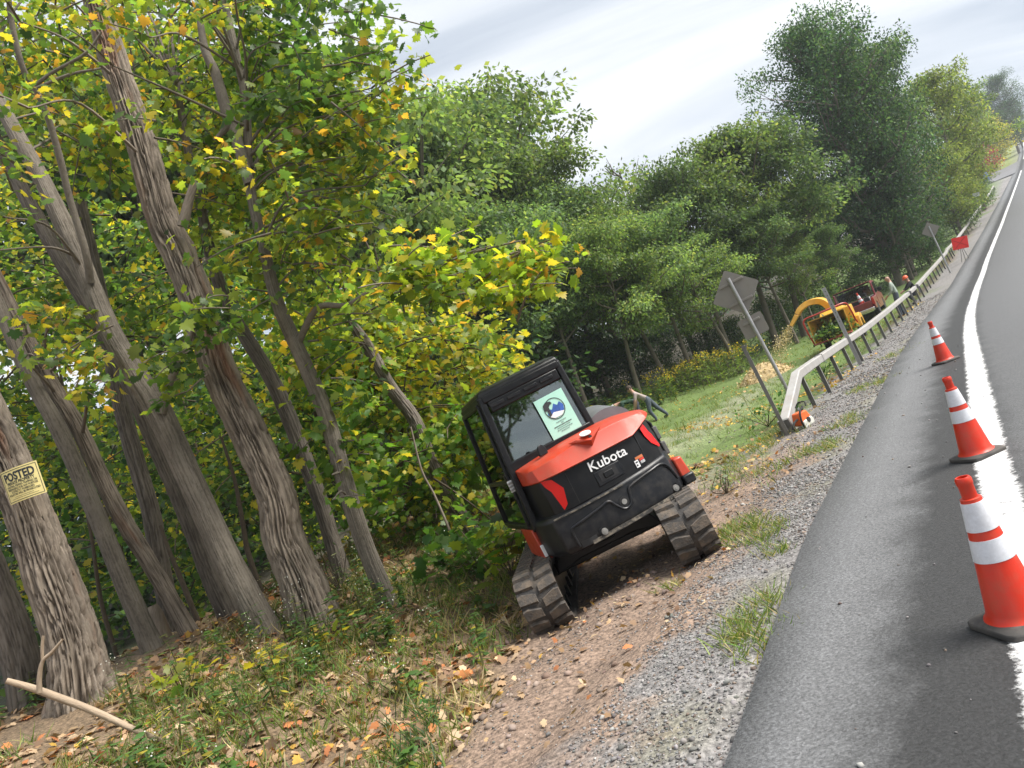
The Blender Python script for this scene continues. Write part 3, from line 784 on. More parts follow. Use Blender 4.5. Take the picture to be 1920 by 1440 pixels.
def fill(poly, n, Y, hosts, ln, m, size, pal, link=.3, clear=0, **kw):
    x0, x1 = min(p[0] for p in poly), max(p[0] for p in poly); y0, y1 = min(p[1] for p in poly), max(p[1] for p in poly)
    k = 0; tries = 0
    while k < n and tries < 20000:
        tries += 1
        x, y = rng.uniform(x0, x1), rng.uniform(y0, y1)
        if not inside(poly, x, y): continue
        yy = rng.uniform(*Y); c = at(x, y, yy)
        if c[2] < H(c[0], c[1]) + .15: continue
        if clear and any(np.min(np.hypot(TP[:, 0] - x, TP[:, 1] - y)) < 95 for TP in CLEAR) and rng.random() < clear:
            yy = rng.uniform(Y6 + .5, Y6 + 3); c = at(x, y, yy)      # behind the big stems, so they stay in sight
        h = min(hosts, key=lambda T: np.min(np.linalg.norm((T.line - c) * np.array((1, .6, .3)), axis=1)))
        spray(h, c, ln * rng.uniform(.7, 1.35), int(m * rng.uniform(.7, 1.3)), size, pal, link=link, **kw)
        k += 1
m_maple = leaf_mat('maple_leaf', .55, .4)
GREEN, DARK, LIME, YELW, ORNG, OLIV, RUST = (.10, .175, .04), (.055, .11, .036), (.25, .315, .042), (.46, .385, .04), (.55, .30, .05), (.22, .25, .045), (.42, .22, .07)
PAL_TOP = [(5.5, GREEN), (3, LIME), (2.4, YELW), (.9, ORNG), (1.2, OLIV), (1, DARK), (.15, RUST)]
PAL_GRN = [(5, GREEN), (3, DARK), (1, LIME), (.4, OLIV)]
PAL_MIX = [(4.5, GREEN), (3.2, LIME), (1.6, OLIV), (1.1, YELW), (.35, ORNG), (1, DARK)]
PAL_YEL = [(3, YELW), (4.5, LIME), (2, GREEN), (.3, ORNG)]
PAL_BRI = [(4, (.085, .18, .025)), (2.5, LIME), (1.5, GREEN), (.7, YELW)]
PAL_UND = [(5, GREEN), (2, DARK), (2.5, LIME), (1.1, YELW), (.3, ORNG)]
def baseY(px, py, fallback):
    q = gat(px, py, 4, 40)
    return fallback if q is None or q[1] > 16 else float(q[1])
Y1, Y5, Y6, Y8 = baseY(150, 1315, 8), baseY(497, 1187, 9.6), baseY(587, 1167, 9.4), baseY(729, 1137, 9.4)
print('Y', Y1, Y5, Y6, Y8, baseY(65, 1375, 8.2), baseY(285, 1217, 10.5), baseY(353, 1187, 11), baseY(645, 1100, 11), baseY(905, 1035, 10.8))
T1 = Tree('maple_tree', 'thick leaning furrowed trunk carrying the yellow notice, rust streak down its bark', bark=m_furrow)
T1.trunk([(158, 1318), (137, 1200), (95, 1080), (55, 965), (12, 862), (-45, 740), (-150, 520), (-260, 250)], [165, 142, 132, 122, 118, 112, 100, 85], Y1, .20, 13, 3, .42, 170)
Y0 = baseY(65, 1375, 8.2) - .35
T0 = Tree('maple_tree', 'trunk cut off by the left edge, half hidden behind the notice tree', bark=m_dark)
T0.trunk([(68, 1372), (38, 1230), (-5, 1110), (-70, 960), (-200, 700)], [118, 108, 100, 92, 80], Y1 + .45, .10, 12, 5, .3, 110)
T2 = Tree('maple_tree', 'slender smooth grey trunk between the notice tree and a rough leaning stem', bark=m_smooth)
Y2 = baseY(285, 1217, 10.4)
T2.trunk([(287, 1218), (232, 1090), (178, 960), (115, 815), (60, 715), (5, 590), (-60, 440)], [62, 58, 54, 50, 46, 42, 36], Y2, .02, 10, 7, .35, 60)
T3 = Tree('maple_tree', 'thin rough trunk bowing left across the slender grey one', bark=m_furrow)
Y3 = baseY(353, 1187, 10.8)
T3.trunk([(355, 1187), (302, 1092), (217, 950), (145, 800), (83, 697), (2, 540), (-60, 400)], [52, 48, 50, 47, 44, 40, 34], Y3, .10, 9, 8, .3, 90)
T4 = Tree('maple_tree', 'dark furrowed trunk standing straighter behind the bowed rough stem', bark=m_dark)
T4.trunk([(322, 1170), (301, 1060), (283, 960), (260, 880), (228, 763), (205, 640), (185, 540), (150, 380)], [56, 54, 52, 50, 48, 45, 42, 36], 11.6, .13, 10, 9, .3, 90)
T5 = Tree('maple_tree', 'smooth grey trunk with a crooked side branch, left of the biggest furrowed trunk', bark=m_smooth)
T5.trunk([(499, 1190), (467, 1127), (423, 1043), (390, 970), (333, 847), (293, 763), (247, 690), (200, 607), (147, 480), (85, 350), (30, 250), (-40, 120)], [88, 84, 82, 80, 76, 76, 66, 62, 58, 52, 46, 40], Y5, .05, 14, 12, .35, 120, rough=.18)
T5.limb([(303, 775), (312, 735), (330, 690), (352, 640), (362, 610)], [18, 16, 15, 13, 9], Y5 - .12)
T5.limb([(170, 530), (160, 470), (130, 370), (112, 295), (88, 215), (66, 167), (42, 125), (20, 30), (15, -40)], [15, 14, 13, 13, 12, 11, 11, 10, 9], np.linspace(Y5 - .1, Y5 - 1.2, 9))
T5.limb([(66, 160), (100, 135), (160, 100), (190, 60)], [8, 7, 6, 4], Y5 - 1.1)
T5.limb([(70, 165), (130, 140), (190, 128)], [7, 6, 4], Y5 - 1.2)
T5b = Tree('maple_tree', 'dark trunk pressed close behind the smooth one with the crooked branch', bark=m_dark)
T5b.trunk([(438, 1170), (400, 1090), (355, 975), (300, 850), (225, 680), (110, 480), (60, 390), (10, 295), (-60, 160)], [62, 58, 54, 52, 50, 46, 44, 40, 34], Y5 + 1.3, .10, 10, 14, .3, 80)
T6 = Tree('maple_tree', 'biggest furrowed trunk in the middle of the near group', bark=m_furrow)
T6.trunk([(592, 1172), (567, 1093), (533, 1010), (518, 930), (467, 813), (412, 697), (383, 597), (338, 480), (308, 417), (262, 260), (215, 120), (165, -60), (120, -240)], [150, 122, 114, 108, 102, 98, 96, 94, 92, 86, 78, 68, 58], Y6, .20, 13, 17, .35, 160)
T6.limb([(343, 425), (352, 385), (362, 350), (366, 338)], [22, 18, 15, 12], Y6 - .2)
T7 = Tree('maple_tree', 'brown trunk just right of the biggest furrowed trunk, twisting upward', bark=m_dark)
Y7 = baseY(645, 1100, 11) + .2
T7.trunk([(652, 1112), (622, 1010), (595, 925), (545, 790), (503, 700), (436, 590), (400, 497), (375, 380), (352, 280), (330, 150)], [54, 50, 48, 50, 46, 42, 38, 30, 25, 20], Y7, .08, 9, 19, .3, 80)
T8 = Tree('maple_tree', 'slim grey trunk nearest the digger holding the long leafy limb over the clearing', bark=m_smooth)
T8.trunk([(730, 1140), (713, 1094), (682, 1016), (650, 915), (613, 783), (572, 685), (545, 625), (518, 560), (492, 455), (468, 345), (464, 255), (460, 187), (447, 120), (420, 0), (400, -120)], [62, 56, 55, 53, 50, 47, 44, 40, 34, 30, 28, 26, 24, 22, 18], Y8, .06, 13, 23, .3, 110)
T8.limb([(558, 645), (595, 578), (650, 572), (693, 547), (735, 523), (782, 512), (842, 488), (868, 478), (930, 462), (985, 450)], [14, 12, 10, 9, 8, 7, 6, 5, 4, 3], np.linspace(Y8, Y8 - 1.6, 10))
T8.limb([(782, 512), (830, 508), (885, 510), (950, 515)], [6, 5, 4, 2], Y8 - .9)
T8.limb([(468, 345), (440, 250), (425, 210), (405, 140), (385, 95), (375, 40)], [20, 22, 22, 19, 16, 12], Y8 - .1)
T8.limb([(430, 222), (420, 245), (402, 262)], [16, 13, 4], Y8 - .15)
T9 = Tree('broken_tree', 'snapped furrowed trunk leaning left behind the digger among yellow leaves', bark=m_dark)
T9.trunk([(920, 1045), (862, 966), (822, 903), (780, 793), (733, 727), (697, 663), (668, 618), (655, 600)], [54, 46, 42, 40, 38, 36, 32, 12], 11.6, .15, 9, 27, .3, 90)
near = [T5, T5b, T6, T7, T8]
A = [(-60, -60), (470, -60), (480, 180), (560, 330), (420, 420), (250, 330), (120, 330), (-60, 420)]
fill(A, 92, (Y5 - 2.5, Y5 - 1.2), near, .8, 44, .074, PAL_TOP, link=.35, clear=.9)
fill(A, 95, (Y5 + .4, Y5 + 4), near, 1.0, 46, .086, PAL_MIX + [(2, LIME)])
fill([(440, -60), (600, -60), (640, 20), (735, 15), (735, 70), (650, 130), (600, 200), (460, 200)], 50, (Y8 - 1, Y8 + 1.5), [T8], .85, 40, .092, PAL_GRN, link=.15)
fill([(640, 130), (735, 95), (765, 125), (735, 190), (755, 300), (700, 330), (570, 330), (560, 200)], 32, (Y8 - 1.2, Y8 + .5), [T8], .75, 42, .08, PAL_MIX + [(2, OLIV), (.5, ORNG)], link=.2)
fill([(330, 180), (560, 200), (720, 330), (690, 420), (560, 480), (420, 480), (330, 420)], 48, (Y8 - .9, Y8 + 2), [T8, T7], .9, 42, .08, PAL_MIX + [(1.5, OLIV), (2, LIME)], link=.12, clear=.85)
fill([(440, 420), (640, 370), (720, 430), (700, 500), (640, 640), (520, 560)], 32, (Y8 - .6, Y8 + 2), [T8], .9, 44, .082, PAL_MIX + [(3, LIME)], link=.12)
fill([(690, 480), (760, 458), (840, 432), (960, 418), (1010, 440), (1030, 495), (1005, 555), (930, 540), (860, 555), (780, 540), (700, 560)], 31, (Y8 - 1.8, Y8 - .8), [T8], .75, 40, .09, [(3, (.17, .26, .03)), (4, (.28, .36, .035)), (1.3, YELW), (.35, ORNG), (1.5, GREEN)], link=0)
fill([(20, 560), (120, 560), (220, 640), (180, 760), (60, 700)], 10, (Y1 - .5, Y1 + 1), [T3], .7, 26, .095, PAL_TOP, link=.3)
fill([(300, 520), (480, 560), (470, 660), (360, 640), (330, 800), (290, 800)], 14, (Y6 - 1.2, Y6 - .5), [T6], .6, 22, .095, PAL_GRN + [(2, LIME)], link=.4)
fill([(560, 660), (640, 640), (690, 780), (680, 960), (600, 900)], 18, (Y8 - .7, Y8 + .8), [T8], .6, 28, .095, PAL_BRI, link=.5)
for T in (T1, T0, T2, T3, T4, T5, T5b, T6, T7, T8, T9): T.finish(m_maple)
# understory maples
US = []
for px, py, Yy, lab in ((90, 1120, 14.0, 'thin young maple in the shade behind the notice tree'), (240, 1100, 16.0, 'young maple in the dark wood behind the slender grey trunk'),
                        (420, 1090, 18.0, 'young maple with yellow flecks behind the smooth grey trunk'), (545, 1070, 15.0, 'young green maple behind the biggest furrowed trunk'),
                        (680, 1040, 14.0, 'bright yellow green maple right of the slim grey trunk'), (790, 1000, 13.0, 'bright green young maple behind the snapped trunk'),
                        (860, 985, 14.5, 'golden leaved young maple behind the digger cab'), (950, 950, 15.5, 'pale lime young maple peeping over the digger roof')):
    b = at(px, py, Yy); b[2] = H(b[0], b[1])
    T = Tree('young_maple', lab, bark=m_twig)
    top = b + np.array((.5 * rng.normal(), .4 * rng.normal(), 5.5 + rng.random()))
    q = smooth_line([b - np.array((0, 0, .2)), b + (top - b) * .5 + .15 * rnd(1)[0], top], 8)
    T.wood.stem(q, np.linspace(.06, .015, len(q)), 8); T.line, T.foot = q, b
    US.append(T)
HZ = [(-60, 330), (560, 450), (640, 640), (660, 1000), (520, 1100), (430, 1110), (200, 1180), (-60, 1120)]
HLO = [(-60, 850), (640, 850), (655, 1000), (520, 1100), (430, 1110), (200, 1180), (-60, 1120)]
HHI = [(-60, 330), (560, 450), (640, 640), (650, 850), (-60, 850)]
PAL_LOW = [(3, DARK), (.8, (.04, .085, .025)), (3, GREEN), (.9, YELW), (1, LIME), (.5, OLIV)]
fill(HHI, 165, (12.5, 19), US[:5], 1.5, 72, .105, PAL_UND, link=.12)
fill(HLO, 100, (12.5, 19), US[:5], 1.5, 60, .105, PAL_LOW, link=.12)
fill([(-60, 500), (560, 520), (640, 760), (600, 1000), (-60, 1000)], 60, (15, 20), US[:4], 1.5, 60, .105, PAL_UND + [(3, YELW), (3, LIME)], link=.1)
fill([(560, 600), (700, 550), (930, 590), (940, 650), (900, 770), (760, 800), (640, 700), (560, 690)], 70, (12.5, 15), US[4:], 1.3, 70, .10, PAL_YEL, link=.25)
fill([(520, 560), (700, 540), (760, 640), (700, 760), (600, 760)], 40, (12, 15), US[3:6], 1.3, 70, .10, PAL_YEL + PAL_BRI, link=.2)
fill([(600, 690), (760, 770), (880, 710), (960, 690), (960, 850), (900, 930), (800, 980), (690, 960), (620, 860)], 62, (11, 14), US[4:], 1.1, 64, .098, PAL_BRI, link=.25)
fill([(840, 780), (960, 740), (980, 840), (900, 900)], 20, (11.5, 14), US[6:], 1.0, 60, .095, PAL_YEL + PAL_BRI, link=.25)
for T in US: T.finish(m_maple)
# low leafy plants that can be told apart
def plant(name, lab, px, py, hgt, n, size, pal, spread, cat='plant', tm=MAPLE, stems=3, m=None, dist=None):
    b = gat(px, py) if dist is None else at(px, py, dist)
    b[2] = H(b[0], b[1])
    T = Tree(name, lab, cat, m_twig); T.foot = b; T.line = b[None]
    for k in range(stems):
        top = b + np.array((spread * rng.normal() * .6, spread * rng.normal() * .6, hgt * rng.uniform(.7, 1.1)))
        q = smooth_line([b, (b + top) / 2 + .05 * rnd(1)[0], top], 5); T.wood.stem(q, np.linspace(.008, .003, len(q)), 5)
        mm = n // stems; t = .3 + .7 * rng.random(mm)
        T.leaves.add(tm, b + (top - b) * t[:, None] + rnd(mm) * spread * np.array((.45, .45, .2)), rnd(mm) * np.array((1, 1, .4)) - np.array((0, 0, .25)), np.array((0, 0, 1)) + .5 * rnd(mm), size * np.clip(1 + .3 * rng.normal(size=mm), .5, 1.6), pick(pal, mm))
    return T.finish(m or m_maple)
plant('maple_seedling', 'yellowing maple seedling in front of the dark roots, bottom left', 345, 1310, .42, 34, .10, [(2, LIME), (2, YELW), (1, OLIV), (1, GREEN)], .28)
plant('maple_seedling', 'small yellow seedling at the foot of the smooth grey trunk', 520, 1260, .30, 18, .085, [(3, YELW), (1, LIME)], .2)
plant('maple_seedling', 'small yellow seedling left of the slim trunk foot', 625, 1205, .22, 16, .085, [(3, YELW), (2, LIME)], .16)
plant('leafy_bush', 'dark green leafy bush beside the left track of the digger', 905, 1075, .75, 150, .13, [(4, (.05, .115, .02)), (2, (.08, .16, .025)), (1, DARK)], .55, 'bush', stems=8)
plant('leafy_bush', 'green leafy bush behind the lower corner of the digger cab', 945, 1040, .9, 130, .13, PAL_BRI, .6, 'bush', stems=8, dist=9.4)
plant('leafy_bush', 'sprawling green bush under the sloping end of the barrier', 1440, 800, .6, 150, .09, [(4, (.05, .12, .03)), (2, (.09, .17, .04))], .6, 'bush', OVATE, 9)
plant('leafy_bush', 'green plant climbing the barrier post by the first joint', 1548, 722, .6, 110, .10, [(4, (.05, .12, .03)), (2, (.10, .18, .04))], .38, 'bush', OVATE, 7)
plant('grey_weed', 'grey green weed alone on the gravel right of the digger', 1362, 925, .28, 80, .055, [(3, (.16, .22, .13)), (2, (.22, .28, .18))], .2, 'plant', OVATE, 7)
plant('white_aster', 'clump of white flowered weeds at the foot of the biggest trunk', 640, 1110, .6, 130, .07, [(3, (.07, .13, .03)), (2, (.6, .6, .55)), (1, DARK)], .4, 'plant', LANCE, 9)
# dead stems and fallen wood
m_greyb0 = bark_mat('grey_dead_stem', (.14, .11, .085), (.24, .20, .16), 1.5, .3, .25)
def deadwood(name, lab, cat, runs, m, Yb):
    T = Tree(name, lab, cat, m)
    T.foot = at(*runs[0][0][0], Yb); T.line = None
    for pts, wid, yy in runs: T.limb(pts, wid, yy, 12)
    return T.finish(m_maple)
fb = gat(312, 1398)
deadwood('fallen_branch', 'bare fawn branch lying on the leaves with one fork standing up', 'branch',
         [([(330, 1405), (300, 1388), (245, 1365), (180, 1335), (110, 1308), (60, 1290), (12, 1276)], [7, 9, 11, 13, 14, 13, 10], np.linspace(fb[1], fb[1] - .4, 7)),
          ([(74, 1298), (74, 1270), (80, 1240), (98, 1222), (118, 1198)], [10, 9, 7, 6, 4], fb[1] - .4), ([(80, 1242), (79, 1215), (81, 1192)], [6, 6, 5], fb[1] - .4)], m_pale, fb[1])
deadwood('dead_sapling', 'pale dead sapling leaning beside the snapped trunk', 'sapling', [([(858, 1032), (835, 975), (813, 925), (790, 880), (770, 800)], [5, 5, 4, 4, 3], 10.2)], m_greyb0, 10.2)
deadwood('thin_sapling', 'thin bare stem in front of the dark wood left of the biggest trunk', 'sapling', [([(490, 1110), (465, 1035), (455, 980), (440, 900), (415, 820)], [12, 10, 9, 7, 5], 11.0)], m_twig, 11.0)
deadwood('thin_sapling', 'thin stem rising between the slender grey trunk and the notice tree', 'sapling', [([(222, 1240), (190, 1130), (172, 1010), (150, 900)], [9, 8, 6, 4], 10.6)], m_twig, 10.6)
deadwood('thin_sapling', 'thin stem at the foot of the rough bowed trunk', 'sapling', [([(378, 1185), (345, 1100), (320, 1040), (300, 985)], [11, 10, 8, 6], 11.2)], m_twig, 11.2)
deadwood('stump', 'short brown broken stump behind the slender grey trunk', 'stump', [([(322, 1235), (306, 1195), (292, 1155), (284, 1136)], [36, 32, 28, 20], 10.7)], m_furrow, 10.7)
deadwood('fallen_log', 'sawn pale log lying behind the lower left corner of the digger', 'log', [([(925, 1022), (970, 1006), (1030, 985), (1080, 965)], [24, 25, 25, 24], 9.6)], m_pale, 9.6)

# ------------------------------------------------------------------ woodland behind
def leaf_mat_rand(name, trans):
    m = leaf_mat(name, trans, .5, spec=.3); t = m.node_tree
    oi = N(t, 'ShaderNodeObjectInfo'); h = N(t, 'ShaderNodeMapRange', ins={'To Min': .78, 'To Max': 1.2}); L(t, oi.outputs['Random'], h.inputs[0])
    a = [n for n in t.nodes if n.type == 'VERTEX_COLOR'][0]; v = N(t, 'ShaderNodeVectorMath', operation='SCALE')
    tgt = [l.to_socket for l in a.outputs[0].links]
    L(t, a.outputs[0], v.inputs[0]); L(t, h.outputs[0], v.inputs['Scale'])
    for s_ in tgt: L(t, v.outputs[0], s_)
    return m
m_wood = leaf_mat_rand('woodland_leaf', .52)
DIAM = (np.array([(0, 0, 0), (.28, .5, -.05), (0, 1, -.06), (-.28, .5, -.05)], float), np.array([(0, 1, 2), (0, 2, 3)]))
def proto(seed, h, rad, bare, n_limb, n_leaf, leaf, pal, clump, flat=.45, droop=.4, shape='round', bark=None, fork=True, top=1.0):
    """a woodland tree at the origin; returns meshes for trunk and crown"""
    st = np.random.default_rng(seed)
    w = Wood(); lv = Leaves(); C = []
    lean = st.normal(size=2) * .05 * h
    tr = smooth_line([(0, 0, -.4), (lean[0] * .3, lean[1] * .3, h * .35), (lean[0], lean[1], h * .93 * top)], 8)
    w.stem(tr, np.linspace(.02 * h, .004 * h, len(tr)), 9)
    for i in range(n_limb):
        t = bare + (1 - bare) * (i + st.random()) / n_limb
        p0 = np.array([np.interp(t * h, tr[:, 2], tr[:, c]) for c in (0, 1)] + [t * h])
        az = i * 2.4 + st.normal() * .5
        u = (t - bare) / (1 - bare)
        rr = rad * (math.sqrt(max(.05, 1 - (2 * u - .75) ** 2 / 1.7)) if shape == 'round' else (1.15 - .75 * u)) * st.uniform(.65, 1.15)
        el = st.uniform(.25, .8) * (1 if shape == 'round' else .6)
        p1 = p0 + np.array((math.cos(az) * rr, math.sin(az) * rr, rr * el)); p1[2] = min(p1[2], h * 1.02)
        mid = (p0 + p1) / 2 + np.array((0, 0, -.08 * rr)) + st.normal(size=3) * .08 * rr
        q = smooth_line([p0, mid, p1], 5); w.stem(q, np.linspace(.009 * h * (1.1 - .6 * t), .002 * h, len(q)), 5)
        C += [p1, mid + np.array((0, 0, .1 * rr))]
        for k in range(3):
            o = p0 + (p1 - p0) * st.uniform(.45, .95) + np.array((st.normal() * .33 * rr, st.normal() * .33 * rr, st.uniform(-.1, .35) * rr))
            w.stem(np.array([mid, (mid + o) / 2, o]), np.array((.0035 * h, .002 * h, .001 * h)), 4); C.append(o)
    C = np.array(C); per = n_leaf // len(C)
    for c in C:
        cr_ = clump * st.uniform(.55, 1.25); m = int(per * (cr_ / clump) ** 1.5) + 3
        v = st.normal(size=(m, 3)); v = v / np.linalg.norm(v, axis=1)[:, None] * (st.random(m) ** .45)[:, None]
        P = c + v * np.array((1, 1, flat)) * cr_
        tip = v * np.array((1, 1, .5)) + .6 * st.normal(size=(m, 3)) - np.array((0, 0, droop))
        tone = st.uniform(.8, 1.22)
        cc = pick(pal, m) * tone
        lv.add(DIAM, P, tip, np.array((0, 0, 1)) + .6 * st.normal(size=(m, 3)), leaf * (.6 + .8 * st.random(m)), np.clip(cc, .004, .9))
    a = w.build('trunk', bark or m_dark, None); b = lv.build('crown', m_wood) if lv.V else None
    ma, mb = a.data, (b.data if b else None)
    bpy.data.objects.remove(a)
    if b: bpy.data.objects.remove(b)
    return ma, mb, h
LOC = [(4, (.10, .165, .07)), (3, (.125, .19, .08)), (1, (.17, .22, .085)), (1, (.075, .13, .055))]
LOC2 = [(4, (.125, .19, .065)), (3, (.155, .22, .07)), (1, (.22, .25, .08)), (1, (.085, .14, .05))]
DEN = [(4, (.034, .07, .036)), (3, (.052, .098, .048)), (1, (.085, .135, .06))]
m_greyb = bark_mat('grey_wood_bark', (.085, .07, .055), (.17, .145, .115), 1.5, .4, .3)
PR = {
    'locust': proto(1, 10, 3.3, .38, 22, 22000, .19, LOC, 1.0, .5, .5, bark=m_greyb), 'locust_b': proto(2, 10, 3.0, .42, 20, 22000, .19, LOC, 1.05, .5, .5, bark=m_greyb),
    'airy': proto(3, 10, 3.4, .36, 24, 20000, .18, LOC2, 1.0, .45, .6, bark=m_greyb), 'dense': proto(4, 10, 3.0, .10, 46, 46000, .125, DEN, .85, .75, .2, 'round', bark=m_dark),
    'pale': proto(5, 10, 3.0, .15, 26, 20000, .2, [(3, (.12, .17, .05)), (3, (.17, .21, .06)), (1, (.22, .24, .08))], 1.0, .6, .3),
    'shrub': proto(6, 4, 2.0, .05, 18, 7000, .17, [(3, (.06, .12, .04)), (3, (.09, .15, .045)), (1, (.15, .19, .055))], .8, .8, .2),
    'darkshrub': proto(16, 4, 2.0, .05, 18, 7000, .17, [(3, (.032, .065, .026)), (2, (.05, .09, .033))], .8, .8, .2),
    'goldshrub': proto(7, 4, 2.0, .05, 16, 6000, .18, [(3, (.40, .34, .04)), (3, (.26, .28, .05)), (1, (.16, .18, .04))], .8, .8, .2),
    'redshrub': proto(8, 3, 1.7, .05, 14, 4000, .18, [(3, (.22, .02, .03)), (2, (.30, .04, .04)), (1, (.10, .02, .02))], .8, .8, .2),
    'bare': proto(9, 10, 2.6, .3, 40, 0, .2, LOC, 1.0, bark=m_greyb),
}
GRP = 'trees of the wood behind the clearing'
def wood_tree(kind, name, x, y, h, ws, lab, cat='tree', group=GRP):
    ma, mb, h0 = PR[kind]; k = h / h0
    r = empty(name, (x, y, float(H(x, y)))); tag(r, lab, cat, group)
    r.rotation_euler = (rng.normal() * .03, rng.normal() * .03, rng.random() * 6.28); r.scale = (k * ws, k * ws, k)
    for nm, md in (('trunk', ma), ('crown', mb)):
        if md is None: continue
        o = bpy.data.objects.new(nm, md); COL.objects.link(o); o.parent = r
    return r
def bg(kind, xt, yt, Yy, ws, lab, name='locust_tree', cat='tree', group=GRP):
    p = at(xt, yt, Yy); z = float(H(p[0], p[1]))
    return wood_tree(kind, name, p[0], p[1], max(p[2] - z, 1.0) / (1.13 if PR[kind][2] > 5 else 1.05), ws, lab, cat, group)
bg('locust', 40, 60, 33, 1.0, 'tall green tree far behind the left edge of the near maples', 'forest_tree')
bg('locust_b', 170, 120, 36, 1.0, 'tall tree showing between the two leftmost leaning trunks', 'forest_tree')
bg('airy', 320, 140, 34, 1.0, 'airy tree seen past the left side of the biggest trunk', 'forest_tree')
bg('locust', 470, 150, 38, 1.0, 'green tree seen through the near leaves right of the biggest trunk', 'forest_tree')
bg('airy', 590, 190, 36, 1.05, 'airy tree just behind the ragged edge of the near maple canopy', 'forest_tree')
bg('locust', 690, 185, 41, 1.0, 'feathery tree whose top touches the orange tipped maple spray')
bg('airy', 775, 168, 44, 1.0, 'feathery tree topping the rounded summit left of the cloud gap')
bg('locust_b', 800, 185, 46, .95, 'highest feathery crown of the wood left of the cloud gap')
bg('locust', 872, 262, 44, .95, 'feathery tree one crown right of the highest left summit')
bg('airy', 930, 295, 42, 1.0, 'feathery tree over the tip of the long maple limb')
bg('locust_b', 990, 345, 40, .95, 'feathery tree sloping down towards the cloud gap')
bg('locust', 1048, 345, 42, .8, 'last feathery crown before the bare grey twigs')
bg('bare', 1150, 270, 46, .9, 'bare grey leafless tree standing in the gap of the treetops', 'bare_tree')
bg('bare', 1190, 300, 47, .7, 'smaller bare tree against the white cloud', 'bare_tree')
bg('airy', 1120, 375, 38, .9, 'low feathery crown below the bare grey twigs')
bg('locust', 1222, 292, 42, .85, 'feathery tree right of the bare grey twigs')
bg('airy', 1290, 232, 44, .95, 'pale topped feathery tree left of the great dark tree')
bg('locust_b', 1350, 235, 45, .95, 'feathery crown touching the great dark tree')
bg('airy', 730, 380, 33, 1.0, 'lower feathery tree above the long maple limb')
bg('locust', 860, 370, 34, 1.0, 'mid height feathery tree behind the long maple limb')
bg('locust_b', 970, 430, 35, .95, 'slim stemmed tree right of the long maple limb tip')
bg('airy', 1072, 420, 36, .95, 'thin tree above the two stooping workers')
bg('locust', 1178, 395, 38, 1.0, 'feathery tree in front of the bare twigs and above the weeds')
bg('airy', 1285, 430, 38, 1.0, 'olive tinged feathery tree left of the big diamond sign')
bg('locust_b', 1390, 380, 42, 1.0, 'leafy tree rising behind the big diamond sign')
bg('airy', 1460, 440, 44, .8, 'small feathery tree between the diamond sign and the chipper')
bg('locust', 1530, 420, 47, .8, 'feathery tree hanging over the yellow chipper')
bg('dense', 1478, 15, 52, .82, 'great dark tree, tallest of all, right of the cloud gap', 'dark_tree')
bg('dense', 1525, 55, 54, .8, 'second dark crown merging with the great dark tree', 'dark_tree')
bg('locust', 1575, 80, 58, .65, 'wind blown top right shoulder of the great dark tree', 'dark_tree')
bg('locust', 1470, 330, 60, 1.0, 'feathery tree closing the gap left of the great dark tree')
bg('locust_b', 1530, 330, 62, 1.0, 'feathery tree low behind the great dark tree')
bg('dense', 1605, 265, 52, .85, 'dark tree spreading down over the red pickup', 'dark_tree')
bg('dense', 1680, 340, 56, .85, 'dark bushy tree behind the small diamond sign', 'dark_tree')
bg('pale', 1700, 135, 74, .85, 'pale green tree right of the great dark tree', 'pale_tree')
bg('airy', 1750, 160, 84, .8, 'thin pale tree against the grey streaked sky', 'pale_tree')
bg('pale', 1735, 270, 66, 1.0, 'yellowish tree bending over the far barrier', 'pale_tree')
bg('pale', 1785, 290, 80, 1.1, 'pale green rounded tree before the side road', 'pale_tree')
bg('dense', 1850, 140, 215, .85, 'distant dark tree crowning the top of the hill', 'dark_tree')
bg('dense', 1810, 180, 190, .8, 'distant dark tree left of the hilltop one', 'dark_tree')
bg('dense', 1880, 185, 235, .8, 'farthest dark tree where the road meets the sky', 'dark_tree')
bg('pale', 1795, 210, 170, .9, 'pale tree under the distant dark pair', 'pale_tree')
bg('goldshrub', 1822, 222, 190, .9, 'orange yellow tree on the far roadside', 'golden_tree')
bg('goldshrub', 1834, 238, 175, 1.0, 'bright yellow rounded bush on the far roadside', 'golden_bush', 'bush')
bg('pale', 1800, 255, 160, 1.2, 'pale bush left of the bright yellow one', 'pale_bush', 'bush')
bg('redshrub', 1830, 284, 158, .75, 'dark red bush beside the far side road', 'red_bush', 'bush')
